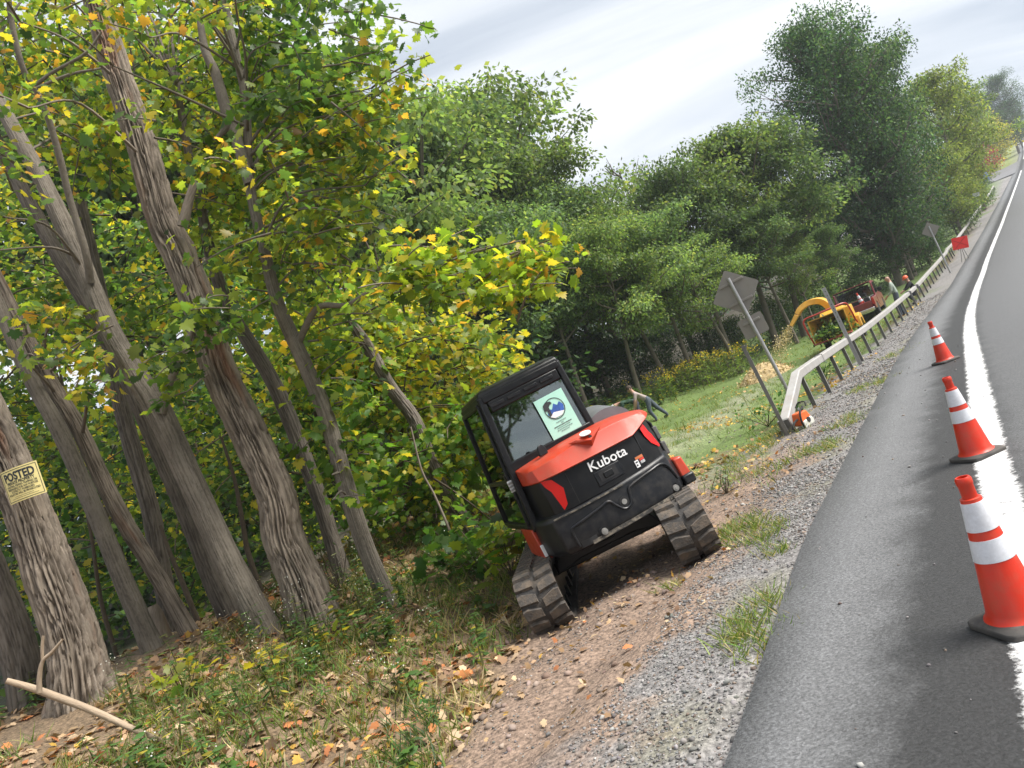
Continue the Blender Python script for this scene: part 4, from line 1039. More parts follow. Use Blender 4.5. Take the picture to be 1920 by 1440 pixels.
for xt, yt, yy, ws, kd, lab in ((1770, 380, 68, 1.3, 'shrub', 'green shrub crowding the far barrier below the side road'), (1800, 350, 86, 1.4, 'shrub', 'green shrub beside the little white sign'),
        (1825, 345, 100, 1.3, 'shrub', 'small shrub next to the end of the far barrier'), (1740, 440, 60, 1.1, 'darkshrub', 'dark shrub behind the orange work sign'),
        (1700, 430, 56, 1.2, 'darkshrub', 'dark shrub below the small diamond sign'), (1650, 450, 54, 1.3, 'darkshrub', 'dark shrub behind the red pickup roof'),
        (1580, 490, 50, 1.2, 'darkshrub', 'dark shrub behind the chute of the chipper'), (1500, 520, 47, 1.1, 'shrub', 'shrub in front of the chipper spray'),
        (1440, 560, 46, 1.1, 'shrub', 'bushy shrub right of the small sign plate'), (1370, 600, 45, 1.1, 'shrub', 'bushy shrub left of the big diamond sign'),
        (1300, 610, 44, 1.1, 'darkshrub', 'dark shrub at the wood edge above the tall weeds'), (1230, 630, 43, 1.1, 'darkshrub', 'dark shrub above the leaning grey shirted worker'),
        (1160, 640, 42, 1.1, 'darkshrub', 'dark shrub above the white hard hat'), (1090, 640, 41, 1.1, 'darkshrub', 'dark shrub right of the digger cab roof'),
        (1020, 620, 40, 1.1, 'darkshrub', 'dark shrub behind the digger cab roof'), (950, 600, 38, 1.1, 'shrub', 'dark shrub behind the lime young maple'),
        (870, 590, 36, 1.2, 'darkshrub', 'dark shrub behind the golden young maple'), (760, 600, 34, 1.2, 'darkshrub', 'dark shrub deep behind the snapped trunk'),
        (640, 640, 32, 1.3, 'darkshrub', 'dark shrub deep behind the slim grey trunk'), (500, 690, 30, 1.4, 'darkshrub', 'dark shrub deep behind the biggest trunk'),
        (350, 740, 28, 1.4, 'darkshrub', 'dark shrub deep behind the smooth grey trunk'), (200, 800, 28, 1.4, 'darkshrub', 'dark shrub deep behind the slender trunk'), (60, 850, 27, 1.4, 'darkshrub', 'dark shrub deep behind the notice tree')):
    bg(kd, xt, yt, yy, ws, lab, 'shrub', 'shrub', 'shrubs along the edge of the wood')
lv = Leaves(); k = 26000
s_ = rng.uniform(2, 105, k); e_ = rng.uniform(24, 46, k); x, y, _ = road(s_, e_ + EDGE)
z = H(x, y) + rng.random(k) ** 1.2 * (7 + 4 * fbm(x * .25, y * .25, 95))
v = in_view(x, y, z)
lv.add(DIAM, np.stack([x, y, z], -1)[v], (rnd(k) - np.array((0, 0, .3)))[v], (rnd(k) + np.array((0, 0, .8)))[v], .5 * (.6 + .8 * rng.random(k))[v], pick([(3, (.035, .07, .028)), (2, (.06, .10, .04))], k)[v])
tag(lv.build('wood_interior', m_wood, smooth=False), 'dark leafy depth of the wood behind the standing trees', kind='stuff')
# the wood across the road behind the viewer: it is what the cab window mirrors
for k, (x, y, h) in enumerate(((12, -20, 12), (3, -26, 13), (-7, -30, 12), (24, -16, 13))):
    wood_tree(('locust', 'dense', 'airy')[k % 3], 'roadside_tree', x, y, h, 1.0, ('feathery', 'dark leafy', 'airy')[k % 3] + ' tree across the road, mirrored in the cab window', group='trees across the road')
# goldenrod along the wood edge
for xt, yt, yy, lab in ((1265, 700, 36, 'goldenrod thicket nearest the grey shirted worker'), (1310, 682, 37, 'goldenrod thicket in the middle of the wood edge'), (1360, 665, 38, 'goldenrod thicket left of the wood chip heap')):
    p = at(xt, yt, yy); z = float(H(p[0], p[1]))
    T = Tree('goldenrod', lab, 'plant', m_twig, 'goldenrod thickets along the wood edge'); T.foot = np.array((p[0], p[1], z)); T.line = T.foot[None]
    for k in range(46):
        b = T.foot + np.array((rng.normal() * .9, rng.normal() * .6, -.05)); tp = b + np.array((rng.normal() * .15, rng.normal() * .15, rng.uniform(.9, 1.5)))
        T.wood.stem(np.array([b, (b + tp) / 2, tp]), .008, 4); n = 26; tt = rng.random(n)
        T.leaves.add(LANCE, b + (tp - b) * tt[:, None], rnd(n) * np.array((1, 1, .4)), rnd(n) + np.array((0, 0, 1)), .22, pick([(3, (.10, .16, .035)), (2, (.15, .2, .04))], n))
        T.leaves.add(ROUND5, tp + .08 * rnd(10), rnd(10), rnd(10), .07, pick([(3, (.42, .32, .04)), (1, (.2, .2, .04))], 10))
    T.finish(m_wood)
# ------------------------------------------------------------------ the excavator
m_black = mat('charcoal_plastic', (.007, .0075, .009), .34, var=.25, scale=4, dirt=(.045, .042, .037), dscale=11, damt=.2, spec=.3)
m_panel = mat('dark_grey_cast_panel', (.0075, .0085, .011), .33, var=.25, scale=5, dirt=(.075, .067, .057), dscale=12, damt=.3, spec=.35)
m_orange = mat('orange_red_paint', (.43, .034, .009), .42, var=.08, scale=3, dirt=(.30, .10, .06), dscale=5, damt=.45, coat=.05)
m_red = mat('red_reflector', (.70, .012, .012), .25, var=.05)
m_white = mat('white_marking', (.8, .8, .8), .5, var=.04)
m_steel = mat('worn_steel', (.36, .35, .33), .45, .6, var=.2, scale=12)
m_scuff = mat('scuffed_bare_edge', (.03, .028, .026), .6, var=.5, scale=18, dirt=(.30, .26, .20), dscale=16, damt=.95)
m_rubber = mat('dusty_rubber', (.045, .042, .04), .85, var=.3, scale=9, bump=.4, bscale=60, dirt=(.14, .11, .08), dscale=6, damt=.6)
m_lug = mat('dusty_rubber_lug', (.07, .062, .055), .9, var=.35, scale=10, bump=.4, bscale=60, dirt=(.20, .15, .105), dscale=9, damt=.75)
m_dkin = mat('dark_interior', (.012, .012, .013), .7, var=.2)
m_mint = mat('mint_paper', (.40, .72, .60), .7, var=.04)
m_blue = mat('blue_print', (.03, .10, .36), .7, var=.3, scale=30)
m_ink = mat('dark_print', (.03, .035, .04), .7, var=.1)
m_inkl = mat('faded_print', (.17, .29, .26), .7, var=.1)
def glass_mat(name, tint, refl):
    m, t, out = new_mat(name)
    g_ = N(t, 'ShaderNodeBsdfGlossy', ins={'Roughness': .02}); g_.inputs[0].default_value = (.9, .95, .95, 1)
    tr = N(t, 'ShaderNodeBsdfTransparent'); tr.inputs[0].default_value = (*tint, 1)
    fr = N(t, 'ShaderNodeFresnel', ins={'IOR': 1.5}); ad = N(t, 'ShaderNodeMath', operation='ADD', ins={1: refl}); L(t, fr.outputs[0], ad.inputs[0])
    s = N(t, 'ShaderNodeMixShader'); L(t, ad.outputs[0], s.inputs[0]); L(t, tr.outputs[0], s.inputs[1]); L(t, g_.outputs[0], s.inputs[2]); L(t, s.outputs[0], out.inputs[0])
    return m
m_glass = glass_mat('cab_glass', (.50, .58, .55), .15)
m_glass2 = glass_mat('tinted_side_glass', (.30, .37, .32), .04)

TRK_YAW, UP_YAW, TILT = R_(-5.0), R_(18.5), R_(6.2)
bl, br_ = at(1037, 1180, 7.25), at(1311, 1050, 7.25)
D0 = (bl + br_) / 2
fw = np.array((math.sin(-TRK_YAW), math.cos(-TRK_YAW), 0)) 
dg_loc = D0 + fw * .93
dg_loc[2] = D0[2] - .015
dg_loc[0] += .03
DM = Matrix.Translation(Vector(dg_loc)) @ Matrix.Rotation(TRK_YAW, 4, 'Z') @ Matrix.Rotation(TILT, 4, 'Y') @ Matrix.Rotation(R_(.4), 4, 'X')
# 'Y' rotation positive lowers +x; we need the left (-x) side lower
DM = Matrix.Translation(Vector(dg_loc)) @ Matrix.Rotation(TRK_YAW, 4, 'Z') @ Matrix.Rotation(-TILT, 4, 'Y')
digger = empty('excavator', mat=DM)
tag(digger, 'orange and black tracked mini excavator tilted on the sloping dirt verge, seen from behind', 'excavator')
# tracks
def track(xc, inner):
    r, yl = .275, .86
    def path(n):
        """closed stadium path, arc-length spaced: (y, z, normal angle)"""
        Ls = 2 * yl; Lc = math.pi * r; tot = 2 * Ls + 2 * Lc; out = []
        for i in range(n):
            q = i / n * tot
            if q < Ls: out.append((-yl + q, 0, -math.pi / 2))
            elif q < Ls + Lc: a = -math.pi / 2 + (q - Ls) / r; out.append((yl + r * math.cos(a), r + r * math.sin(a), a))
            elif q < 2 * Ls + Lc: out.append((yl - (q - Ls - Lc), 2 * r, math.pi / 2))
            else: a = math.pi / 2 + (q - 2 * Ls - Lc) / r; out.append((-yl + r * math.cos(a), r + r * math.sin(a), a))
        return out
    b = MB(); pp = path(120); w = .2
    rings = []
    for y, z, a in pp:
        c, s_ = math.cos(a), math.sin(a)
        rings.append([(xc - w, y, z), (xc + w, y, z), (xc + w * .96, y - .035 * c, z - .035 * s_), (xc - w * .96, y - .035 * c, z - .035 * s_)])
    b.loft(rings + [rings[0]], cap=False)
    tr = b.build('track', m_rubber, digger, smooth=True)
    tr.location = (0, 0, .03)
    nl = 38; lg = MB()
    for row, (xa, xb) in enumerate(((xc - .2, xc - .02), (xc + .02, xc + .2))):
        for y, z, a in path(nl * 2)[row::2]:
            M = Matrix.Translation((0, y, z)) @ Matrix.Rotation(a, 4, 'X')
            sx = 1 if row else -1; xo, xi = (xb, xa) if row else (xa, xb)
            hw, hi = .055, .042
            # lug: a chevron block, y' outward, z' along the belt
            poly = [(xo, -hw), (xo - sx * .05, -hw - .01), (xi, -hi + .022), (xi, hi + .022), (xo - sx * .06, hw - .004), (xo, hw - .012)]
            if row == 0: poly = poly[::-1]
            base = [(p[0], -.004, p[1]) for p in poly]; cx = sum(p[0] for p in poly) / 6; cz = sum(p[1] for p in poly) / 6
            top = [(cx + (p[0] - cx) * .95, .026, cz + (p[1] - cz) * .84) for p in poly]
            lg.loft([base, top], True, M)
    o = lg.build('track_lugs', m_lug, tr, smooth=False)
    f = MB()
    f.prism([(-.8, .1), (.8, .1), (.86, .2), (.8, .42), (-.8, .42), (-.9, .25)], xc - .12, xc + .12, 'x')
    fr = f.build('track_frame', m_black, digger, bevel=.01)
    fr.location = (0, 0, .03)
    for yy, rr in ((-yl, .20), (yl, .205)):
        wv = MB().cyl((xc - .13, yy, r), (xc + .13, yy, r), rr, n=28).cyl((xc - .165, yy, r), (xc + .165, yy, r), .10, n=20)
        for q in range(6):
            a = q * math.pi / 3; wv.cyl((xc - .14, yy + .15 * math.cos(a), r + .15 * math.sin(a)), (xc + .14, yy + .15 * math.cos(a), r + .15 * math.sin(a)), .018, n=8)
        o = wv.build('sprocket' if yy < 0 else 'idler', m_steel if yy > 0 else m_panel, fr)
    for k in range(4):
        yy = -.55 + k * .37; MB().cyl((xc - .15, yy, .09), (xc + .15, yy, .09), .065, n=16).build('roller', m_panel, fr)
track(-.735, 1); track(.765, -1)
u = MB()
u.prism([(-.6, .34), (-.3, .40), (.3, .40), (.6, .34), (.5, .52), (-.5, .52)], -.40, .45, 'y'); u.cyl((0, 0, .45), (0, 0, .62), .42, n=32)
u.box((0, .1, .36), (1.3, .5, .12))
u.build('undercarriage', m_black, digger, bevel=.015)
bl_ = MB(); bl_.loft([[(x, 1.42 + .10 * math.sin((z - .22) / .36 * math.pi) * -1, z) for x in (-.95, .95)] + [(x, 1.46 + .10 * math.sin((z - .22) / .36 * math.pi) * -1, z) for x in (.95, -.95)] for z in np.linspace(.22, .58, 7)])
for sx in (-.32, .32): bl_.prism([(.45, .28), (.45, .40), (1.40, .44), (1.40, .34)], sx - .05, sx + .05, 'x')
bl_.build('dozer_blade', m_steel, digger, bevel=.008)

UP = Matrix.Rotation(UP_YAW, 4, 'Z')
def upper(mb, name, m, parent=None, **kw):
    o = mb.build(name, m, parent or digger, **kw)
    if parent is None: o.matrix_local = UP
    return o
Z0 = .585
_plan = [(-.66, .25), (-.66, -.45), (-.655, -.70), (-.60, -.88), (-.42, -.985), (0, -1.01), (.42, -.985), (.66, -.90), (.765, -.72), (.80, -.45), (.80, .25)]
def plan(inset, z, y1=.25, dz=None):
    out = []
    for x, y in _plan:
        f = 1 - inset / .8
        yy = y1 if y > 0 else y + (inset if y < -.6 else 0)
        out.append((x * f, yy, z if dz is None else z + dz(x)))
    return out
def rear_y(x, inset=0):
    xs = [p[0] for p in _plan[1:-1]]; ys = [p[1] for p in _plan[1:-1]]
    return float(np.interp(x / (1 - inset / .8), xs, ys)) + inset
# counterweight: lower cast part with flared lip and a step at its top
cw = MB()
_eng = list(_plan); _plan[:4] = [(-.735, .25), (-.735, -.45), (-.72, -.72), (-.64, -.90)]
cw.loft([plan(.10, Z0 - .02), plan(.03, Z0), plan(.0, Z0 + .05), plan(.0, Z0 + .20), plan(.012, Z0 + .36, dz=lambda x: .06 * max(0, (x - .1)) ), plan(.05, Z0 + .39, dz=lambda x: .06 * max(0, (x - .1)))])
body = upper(cw, 'counterweight', m_panel, bevel=.018, seg=3)
def on_rear(x0, x1, z0, z1, off, inset=0.0, n=10, th=.012, poly=None):
    """a thin curved panel following the rear of the machine"""
    xs = np.linspace(x0, x1, n); mb = MB()
    rings = [[(x, rear_y(x, inset) - off, z0), (x, rear_y(x, inset) - off, z1), (x, rear_y(x, inset) - off + th, z1), (x, rear_y(x, inset) - off + th, z0)] for x in xs]
    return mb.loft(rings)
def decal(poly, off, inset=0.0, th=.006, sub=6, slope=0.0):
    """flat outline (x,z) wrapped on the rear surface, with thickness"""
    pts = []
    for i in range(len(poly)):
        a, b = np.array(poly[i]), np.array(poly[(i + 1) % len(poly)])
        for k in range(sub): pts.append(a + (b - a) * k / sub)
    mb = MB()
    f = [(p[0], rear_y(p[0], inset) - off, p[1]) for p in pts]; g_ = [(p[0], rear_y(p[0], inset) - off + th, p[1]) for p in pts]
    return mb.loft([f, g_])
# raised outline on the counterweight: two wings meeting in a V around the towing eye
def ridge(pts, off=.012, r=.010):
    mb = MB(); q = smooth_line(np.array(pts, float), 6)
    mb.tube([(x, rear_y(x) - off * .3, z) for x, z in q], r, 8); return mb
zb = Z0
rg = ridge([(-.52, zb + .04), (-.52, zb + .20), (-.46, zb + .235), (-.2, zb + .27), (-.10, zb + .285), (-.05, zb + .22), (0, zb + .16), (.05, zb + .15), (.10, zb + .18), (.13, zb + .28), (.18, zb + .315), (.45, zb + .345), (.56, zb + .34), (.62, zb + .28), (.66, zb + .14)], r=.013)
upper(rg, 'raised_rib', m_panel, body)
on_rear(-.40, .60, Z0 + .006, Z0 + .04, .006, th=.02, n=14).build('worn_lower_edge', m_scuff, body)
on_rear(-.62, .1, Z0 + .352, Z0 + .366, .004, th=.02, n=14).build('worn_upper_edge', m_scuff, body)
for x, z, r in ((-.26, Z0 + .062, .033), (.58, Z0 + .075, .033)):
    y = rear_y(x)
    MB().cyl((x, y - .004, z), (x, y + .02, z), r * 1.5, n=20).build('bolt_recess', m_black, body)
    MB().cyl((x, y - .022, z), (x, y, z), r * .9, r, n=18).cyl((x, y - .03, z), (x, y, z), r * .5, n=6).build('bolt', m_steel, body)
x, z = .035, Z0 + .215; y = rear_y(x)
MB().cyl((x, y - .008, z), (x, y + .01, z), .048, n=20).build('tow_recess', m_dkin, body)
MB().cyl((x, y - .016, z), (x, y, z), .026, n=14).build('tow_eye', m_steel, body)
# slot under the lower left edge
on_rear(-.50, -.34, Z0 + .02, Z0 + .075, .004, th=.02).build('slot', m_dkin, body)
# black engine door above
_cwt = list(_plan); _plan[:] = _eng
dr = MB(); dz = lambda x: .0
dr.loft([plan(.03, Z0 + .375), plan(.03, Z0 + .60), plan(.045, Z0 + .78), plan(.12, Z0 + .80)])
door = upper(dr, 'engine_cover', m_black, bevel=.012)
on_rear(-.335, -.33, Z0 + .40, Z0 + .70, .004, .03).build('panel_gap', m_dkin, door)
on_rear(.445, .45, Z0 + .46, Z0 + .74, .004, .03).build('panel_gap', m_dkin, door)
# badge lettering
V, F = text_mesh('Kubota', .132, .004, .0015)
V = V * np.array((1.06, 1, 1)); tz, tx = Z0 + .63, .09
a_ = R_(-2.5)
Vt = []
for vx, vy, vz in V:
    X, Zz = tx + vx * math.cos(a_) - vy * math.sin(a_), tz + vx * math.sin(a_) + vy * math.cos(a_)
    Vt.append((X, rear_y(X, .03) - .007 - vz, Zz))
MB().add(Vt, F).build('lettering', m_white, door, smooth=False)
# latch recess
on_rear(-.10, .18, Z0 + .435, Z0 + .575, .007, .03, th=.02).build('latch_surround', m_panel, door, bevel=.006)
on_rear(-.06, .13, Z0 + .465, Z0 + .56, .010, .03, th=.02).build('latch_recess', m_dkin, door)
on_rear(-.015, .085, Z0 + .485, Z0 + .54, .018, .03, th=.02).build('latch', m_black, door, bevel=.004)
# warning labels
on_rear(.335, .43, Z0 + .435, Z0 + .52, .006, .03, n=4, th=.01).build('warning_label', m_ink, door)
on_rear(.34, .425, Z0 + .492, Z0 + .517, .008, .03, n=4, th=.01).build('warning_label', mat('orange_label', (.55, .16, .05), .6), door)
on_rear(.375, .425, Z0 + .47, Z0 + .488, .008, .03, n=4, th=.01).build('warning_label', mat('red_label', (.6, .03, .02), .6), door)
for q in range(3): on_rear(.378, .425, Z0 + .442 + q * .009, Z0 + .446 + q * .009, .008, .03, n=3, th=.01).build('warning_label', m_white, door)
on_rear(.318, .358, Z0 + .42, Z0 + .49, .009, .03, n=4, th=.01).build('warning_label', m_white, door)
for q in ((.325, .35, .465, .478), (.325, .34, .435, .45)): on_rear(q[0], q[1], Z0 + q[2], Z0 + q[3], .0105, .03, n=3, th=.01).build('warning_label', m_ink, door)
# red tail markers
def tz_(p): return [(a, Z0 + b) for a, b in p]
decal(tz_([(-.565, .735), (-.47, .705), (-.41, .59), (-.44, .44), (-.485, .40), (-.505, .53), (-.515, .60), (-.545, .66)]), .012, .03).build('tail_marker', m_red, door)
decal(tz_([(.54, .735), (.595, .76), (.615, .67), (.655, .585), (.715, .485), (.655, .485), (.585, .56), (.55, .65)]), .012, .03).build('tail_marker', m_red, door)
# orange bonnet: wraps the rear top, kinked lower edge, sloping rear face
def hood_ring(x):
    lo = np.interp(x, [-.64, -.58, .42, .50, .66, .74], [.745, .735, .715, .74, .80, .82]) + Z0
    mid = np.interp(x, [-.74, -.5, -.1, .3, .55, .74], [.84, .86, .90, .90, .88, .86]) + Z0
    top = np.interp(x, [-.74, -.5, -.1, .3, .55, .74], [.895, .915, .945, .95, .93, .89]) + Z0
    y0 = rear_y(x, .0) - .012
    return [(x, y0 + .05, lo - .01), (x, y0, lo), (x, y0 + .012, lo + .02), (x, y0 + .07, mid), (x, y0 + .15, mid + (top - mid) * .6), (x, y0 + .33, top), (x, min(y0 + .65, .2), top + .005), (x, .25, top - .02), (x, .25, lo - .01)]
hd = MB(); hd.loft([hood_ring(x) for x in np.r_[-.645, np.linspace(-.625, .70, 29), .735]])
hood = upper(hd, 'bonnet', m_orange, bevel=.006, ang=28)
# raised arrowhead with badge on the bonnet
y = rear_y(.0) - .012
ah = MB(); ah.add([(-.17, y + .095, Z0 + .925), (.20, y + .10, Z0 + .935), (.02, y + .045, Z0 + .80), (.02, y - .012, Z0 + .865), (-.10, y + .06, Z0 + .925), (.13, y + .062, Z0 + .932)], [(0, 2, 3), (2, 1, 3), (0, 3, 4), (3, 1, 5), (3, 5, 4), (0, 4, 5, 1), (0, 1, 2)])
ah.build('bonnet_crest', m_orange, hood, smooth=False)
MB().cyl((.015, y + .055, Z0 + .938), (.015, y + .052, Z0 + .946), .055, n=24).build('badge', m_white, hood).scale = (1, 1, 1)
MB().cyl((.035, y + .012, Z0 + .895), (.035, y + .03, Z0 + .895), .016, n=12).build('key_hole', m_dkin, hood)
# little round fin by the window
MB().prism([(.055 * math.cos(a), .055 * 1.5 * max(math.sin(a), -.25)) for a in np.linspace(-.3, math.pi + .3, 16)], -.012, .012, 'y', Matrix.Translation((-.37, -.70, Z0 + .95)) @ Matrix.Rotation(R_(25), 4, 'Z')).build('mirror', m_black, hood, bevel=.005)
# right flank: grey vents, orange step, black fuel-side hump
fl = MB(); fl.loft([[(.805, -.6, z), (.825, -.3, z), (.825, .8, z), (.78, .95, z), (.35, .95, z), (.35, -.3, z)] for z in (Z0 + .10, Z0 + .70)] + [[(.74, -.55, Z0 + .84), (.76, -.3, Z0 + .86), (.76, .7, Z0 + .80), (.72, .8, Z0 + .78), (.35, .8, Z0 + .78), (.35, -.3, Z0 + .86)]])
flank = upper(fl, 'side_cover', m_black, bevel=.02)
for k in range(2):
    MB().box((.80, -.48 + .02 * k, Z0 + .42 + .17 * k), (.05, .30, .14)).build('side_vent', mat('dusty_vent', (.10, .10, .095), .7, var=.3, scale=30), flank, bevel=.01)
hp = MB(); an = np.linspace(0, math.pi, 14)
hp.loft([[(.50 + .27 * math.cos(a), yy, Z0 + zz + .20 * math.sin(a)) for a in an] for yy, zz in ((-.30, .84), (.2, .92), (.65, .86), (.85, .66))])
upper(hp, 'tank_hump', mat('grey_top_cover', (.13, .135, .145), .45, var=.15), flank, ang=50)
MB().box((.80, -.66, Z0 + .19), (.12, .26, .22), taper=.8).build('step_corner', m_orange, flank, bevel=.02)
MB().box((.80, -.72, Z0 + .07), (.13, .22, .10)).build('corner_bumper', m_panel, flank, bevel=.02)
# ------------ cab
CXL, CXR, CYR, CYF, CZ0, CZ1 = -.715, .30, -.43, .98, Z0 + .30, Z0 + 1.745
TL, TR, TYR, TYF = -.605, .265, -.36, .86      # roof outline, slightly smaller
cab = empty('cab'); cab.parent = digger; cab.matrix_local = UP
def cz(x, y, t):
    """cab corner at height fraction t"""
    return (x[0] + (x[1] - x[0]) * t, y[0] + (y[1] - y[0]) * t, CZ0 + (CZ1 - CZ0) * t)
XL, XR, YR, YF = (CXL, TL), (CXR, TR), (CYR, TYR), (CYF, TYF)
def bar(mb, a, b, w, d):
    """square bar between two points"""
    a, b = np.array(a), np.array(b); t = unit(b - a); s1 = unit(np.cross(t, (0, 1, .01))); s2 = np.cross(t, s1)
    q = [(-w, -d), (w, -d), (w, d), (-w, d)]
    mb.loft([[p + s1 * i + s2 * j for i, j in q] for p in (a, b)])
fr = MB()
for X_ in (XL, XR):
    for Y_ in (YR, YF): bar(fr, cz(X_, Y_, 0), cz(X_, Y_, .97), .034, .038)
    bar(fr, cz(X_, YR, .015), cz(X_, YF, .015), .035, .04); bar(fr, cz(X_, YR, .95), cz(X_, YF, .95), .04, .05)
bar(fr, cz(XL, YR, .95), cz(XR, YR, .95), .04, .05); bar(fr, cz(XL, YF, .95), cz(XR, YF, .95), .04, .05)
bar(fr, cz(XL, YR, .45), cz(XR, YR, .45), .05, .04); bar(fr, cz(XL, YF, .02), cz(XR, YF, .02), .04, .04)
frame = fr.build('cab_frame', m_black, cab, bevel=.016, seg=3)
rf = MB(); zr0 = CZ0 + (CZ1 - CZ0) * .955
rf.loft([[(TL - .035, TYR - .045, zr0), (TR + .035, TYR - .045, zr0), (TR + .035, TYF + .05, zr0), (TL - .035, TYF + .05, zr0)], [(TL - .02, TYR - .03, zr0 + .075), (TR + .02, TYR - .03, zr0 + .075), (TR + .02, TYF + .03, zr0 + .075), (TL - .02, TYF + .03, zr0 + .075)], [(TL + .06, TYR + .06, zr0 + .105), (TR - .06, TYR + .06, zr0 + .105), (TR - .06, TYF - .06, zr0 + .105), (TL + .06, TYF - .06, zr0 + .105)]])
rf.build('cab_roof', m_black, cab, bevel=.025, seg=3)
# rear header with slats
hm = MB(); p0, p1 = cz(XL, YR, .885), cz(XR, YR, .885)
hm.box(((p0[0] + p1[0]) / 2, p0[1] - .03, p0[2]), (abs(p1[0] - p0[0]) - .09, .035, .115))
hm.build('rear_header', m_black, cab, bevel=.012)
for k in range(4):
    MB().box((p0[0] + .13 + k * .19, p0[1] - .05, p0[2] + .005), (.15, .02, .035)).build('header_slat', m_panel, cab, bevel=.004)
def pane(mb, q, th=.006):
    q = [np.array(v, float) for v in q]; n = unit(np.cross(q[1] - q[0], q[2] - q[0]))
    mb.loft([[v for v in q], [v + n * th for v in q]])
    return mb
pane(MB(), [cz(XL, YR, .45), cz(XR, YR, .45), cz(XR, YR, .84), cz(XL, YR, .84)]).build('rear_window', m_glass, cab, smooth=False)
pane(MB(), [cz(XL, YF, .05), cz(XR, YF, .05), cz(XR, YF, .93), cz(XL, YF, .93)]).build('front_window', m_glass2, cab, smooth=False)
pane(MB(), [cz(XR, YR, .1), cz(XR, YF, .1), cz(XR, YF, .93), cz(XR, YR, .93)]).build('right_window', m_glass2, cab, smooth=False)
# door on the left
dm = MB()
def ls(y, t): return (XL[0] + (XL[1] - XL[0]) * t - .03, y, CZ0 + (CZ1 - CZ0) * t)
Ya, Yb = CYR + .10, CYF - .05
for a, b in (((Ya, .03), (Ya + .05, .93)), ((Yb, .03), (Yb - .10, .93)), ((Ya, .03), (Yb, .03)), ((Ya + .05, .93), (Yb - .10, .93)), ((Ya + .02, .36), (Yb - .03, .36))): bar(dm, ls(*a), ls(*b), .028, .022)
do = dm.build('door', m_black, cab, bevel=.012, seg=3)
pane(MB(), [ls(Ya + .02, .37), ls(Yb - .04, .37), ls(Yb - .10, .92), ls(Ya + .05, .92)]).build('door_glass', m_glass2, do, smooth=False)
pane(MB(), [ls(Ya, .05), ls(Yb, .05), ls(Yb - .03, .35), ls(Ya + .02, .35)]).build('door_glass', m_glass2, do, smooth=False)
MB().box((ls(0, .34)[0] - .02, Ya - .015, ls(0, .335)[2]), (.05, .03, .12)).build('padlock_hasp', m_white, do, bevel=.005)
for q in (-.035, .0, .035): MB().box((ls(0, .34)[0] - .02, Ya - .035, ls(0, .335)[2] + q), (.06, .02, .018)).build('padlock_hasp', m_steel, do, bevel=.003)
MB().box((ls(0, .4)[0] - .02, Ya + .10, ls(0, .40)[2]), (.03, .10, .05)).build('door_handle', m_black, do, bevel=.008)
# skirt below the door
sk = MB(); sk.loft([[(-.765, -.46, Z0 - .0), (-.765, -.10, Z0 - .0), (-.76, .2, Z0 + .02), (-.69, .2, Z0 + .02), (-.69, -.42, Z0 - .02)], [(-.765, -.40, Z0 + .31), (-.755, -.10, Z0 + .31), (-.75, .2, Z0 + .31), (-.69, .2, Z0 + .31), (-.69, -.40, Z0 + .31)]])
skirt = upper(sk, 'side_skirt', m_orange, bevel=.012)
MB().box((-.75, -.46, Z0 + .09), (.03, .035, .12)).build('reflector_strip', m_white, skirt, bevel=.003)
# inside the cab
si = MB(); si.box((-.17, .12, CZ0 + .38), (.46, .46, .12)); si.box((-.17, -.10, CZ0 + .72), (.44, .12, .58)); si.box((-.17, -.12, CZ0 + 1.08), (.26, .10, .18)); si.box((-.17, .1, CZ0 + .16), (.40, .4, .3))
si.build('seat', m_dkin, cab, bevel=.04, seg=3)
cs = MB()
for sx in (-.46, .12): cs.box((sx, .25, CZ0 + .50), (.12, .5, .22)); cs.cyl((sx, .42, CZ0 + .6), (sx, .44, CZ0 + .86), .018, n=8); cs.cyl((sx, .44, CZ0 + .84), (sx, .45, CZ0 + .93), .03, n=10)
cs.box((-.17, .3, CZ0 + .02), (.8, 1.1, .04)); cs.build('control_consoles', m_dkin, cab, bevel=.02)
# paper notice in the rear window
po = MB(); pane(po, [(-.03, CYR - .022, 0), (.30, CYR - .022, 0), (.30, CYR - .005, .44), (-.03, CYR - .005, .44)], -.003)
pM = Matrix.Translation((-.115, .018, CZ0 + .69)) @ Matrix.Rotation(R_(-1), 4, 'Y')
poster = po.build('paper_notice', m_mint, cab, smooth=False); poster.matrix_local = pM
def pq(a, b, off=.004): return (a, CYR - .022 + b * .0386 - off, b)
em = MB(); ce = (.135, .285)
em.loft([[pq(ce[0] + r * math.cos(a), ce[1] + r * math.sin(a)) for a in np.linspace(0, 2 * math.pi, 30)[:-1]] for r in (.112, .104)], cap=False)
em.build('emblem_ring', m_ink, poster, smooth=False)
for j, pl in enumerate(([(-.095, -.03), (-.06, .02), (-.03, .0), (.01, .05), (.04, .02), (.075, .045), (.1, .0), (.085, -.055), (0, -.06), (-.07, -.06)], [(-.08, -.062), (-.03, -.03), (.03, -.045), (.08, -.06), (.04, -.09), (-.04, -.09)])):
    e_ = MB(); q = [pq(ce[0] + a, ce[1] + b, .0045 + .001 * j) for a, b in pl]; e_.add(q + [(v[0], v[1] + .002, v[2]) for v in q], [tuple(range(len(q)))]); e_.build('emblem_mountains', m_blue if j == 0 else m_white, poster, smooth=False)
e_ = MB(); q = [pq(ce[0] + a, ce[1] + b, .006) for a, b in [(-.108, .02), (-.10, .075), (-.06, .098), (-.01, .085), (.0, .06), (-.03, .055), (-.05, .035), (-.055, -.05), (-.085, -.055), (-.08, .01)]]; e_.add(q, [tuple(range(len(q)))]); e_.build('emblem_tree', m_ink, poster, smooth=False)
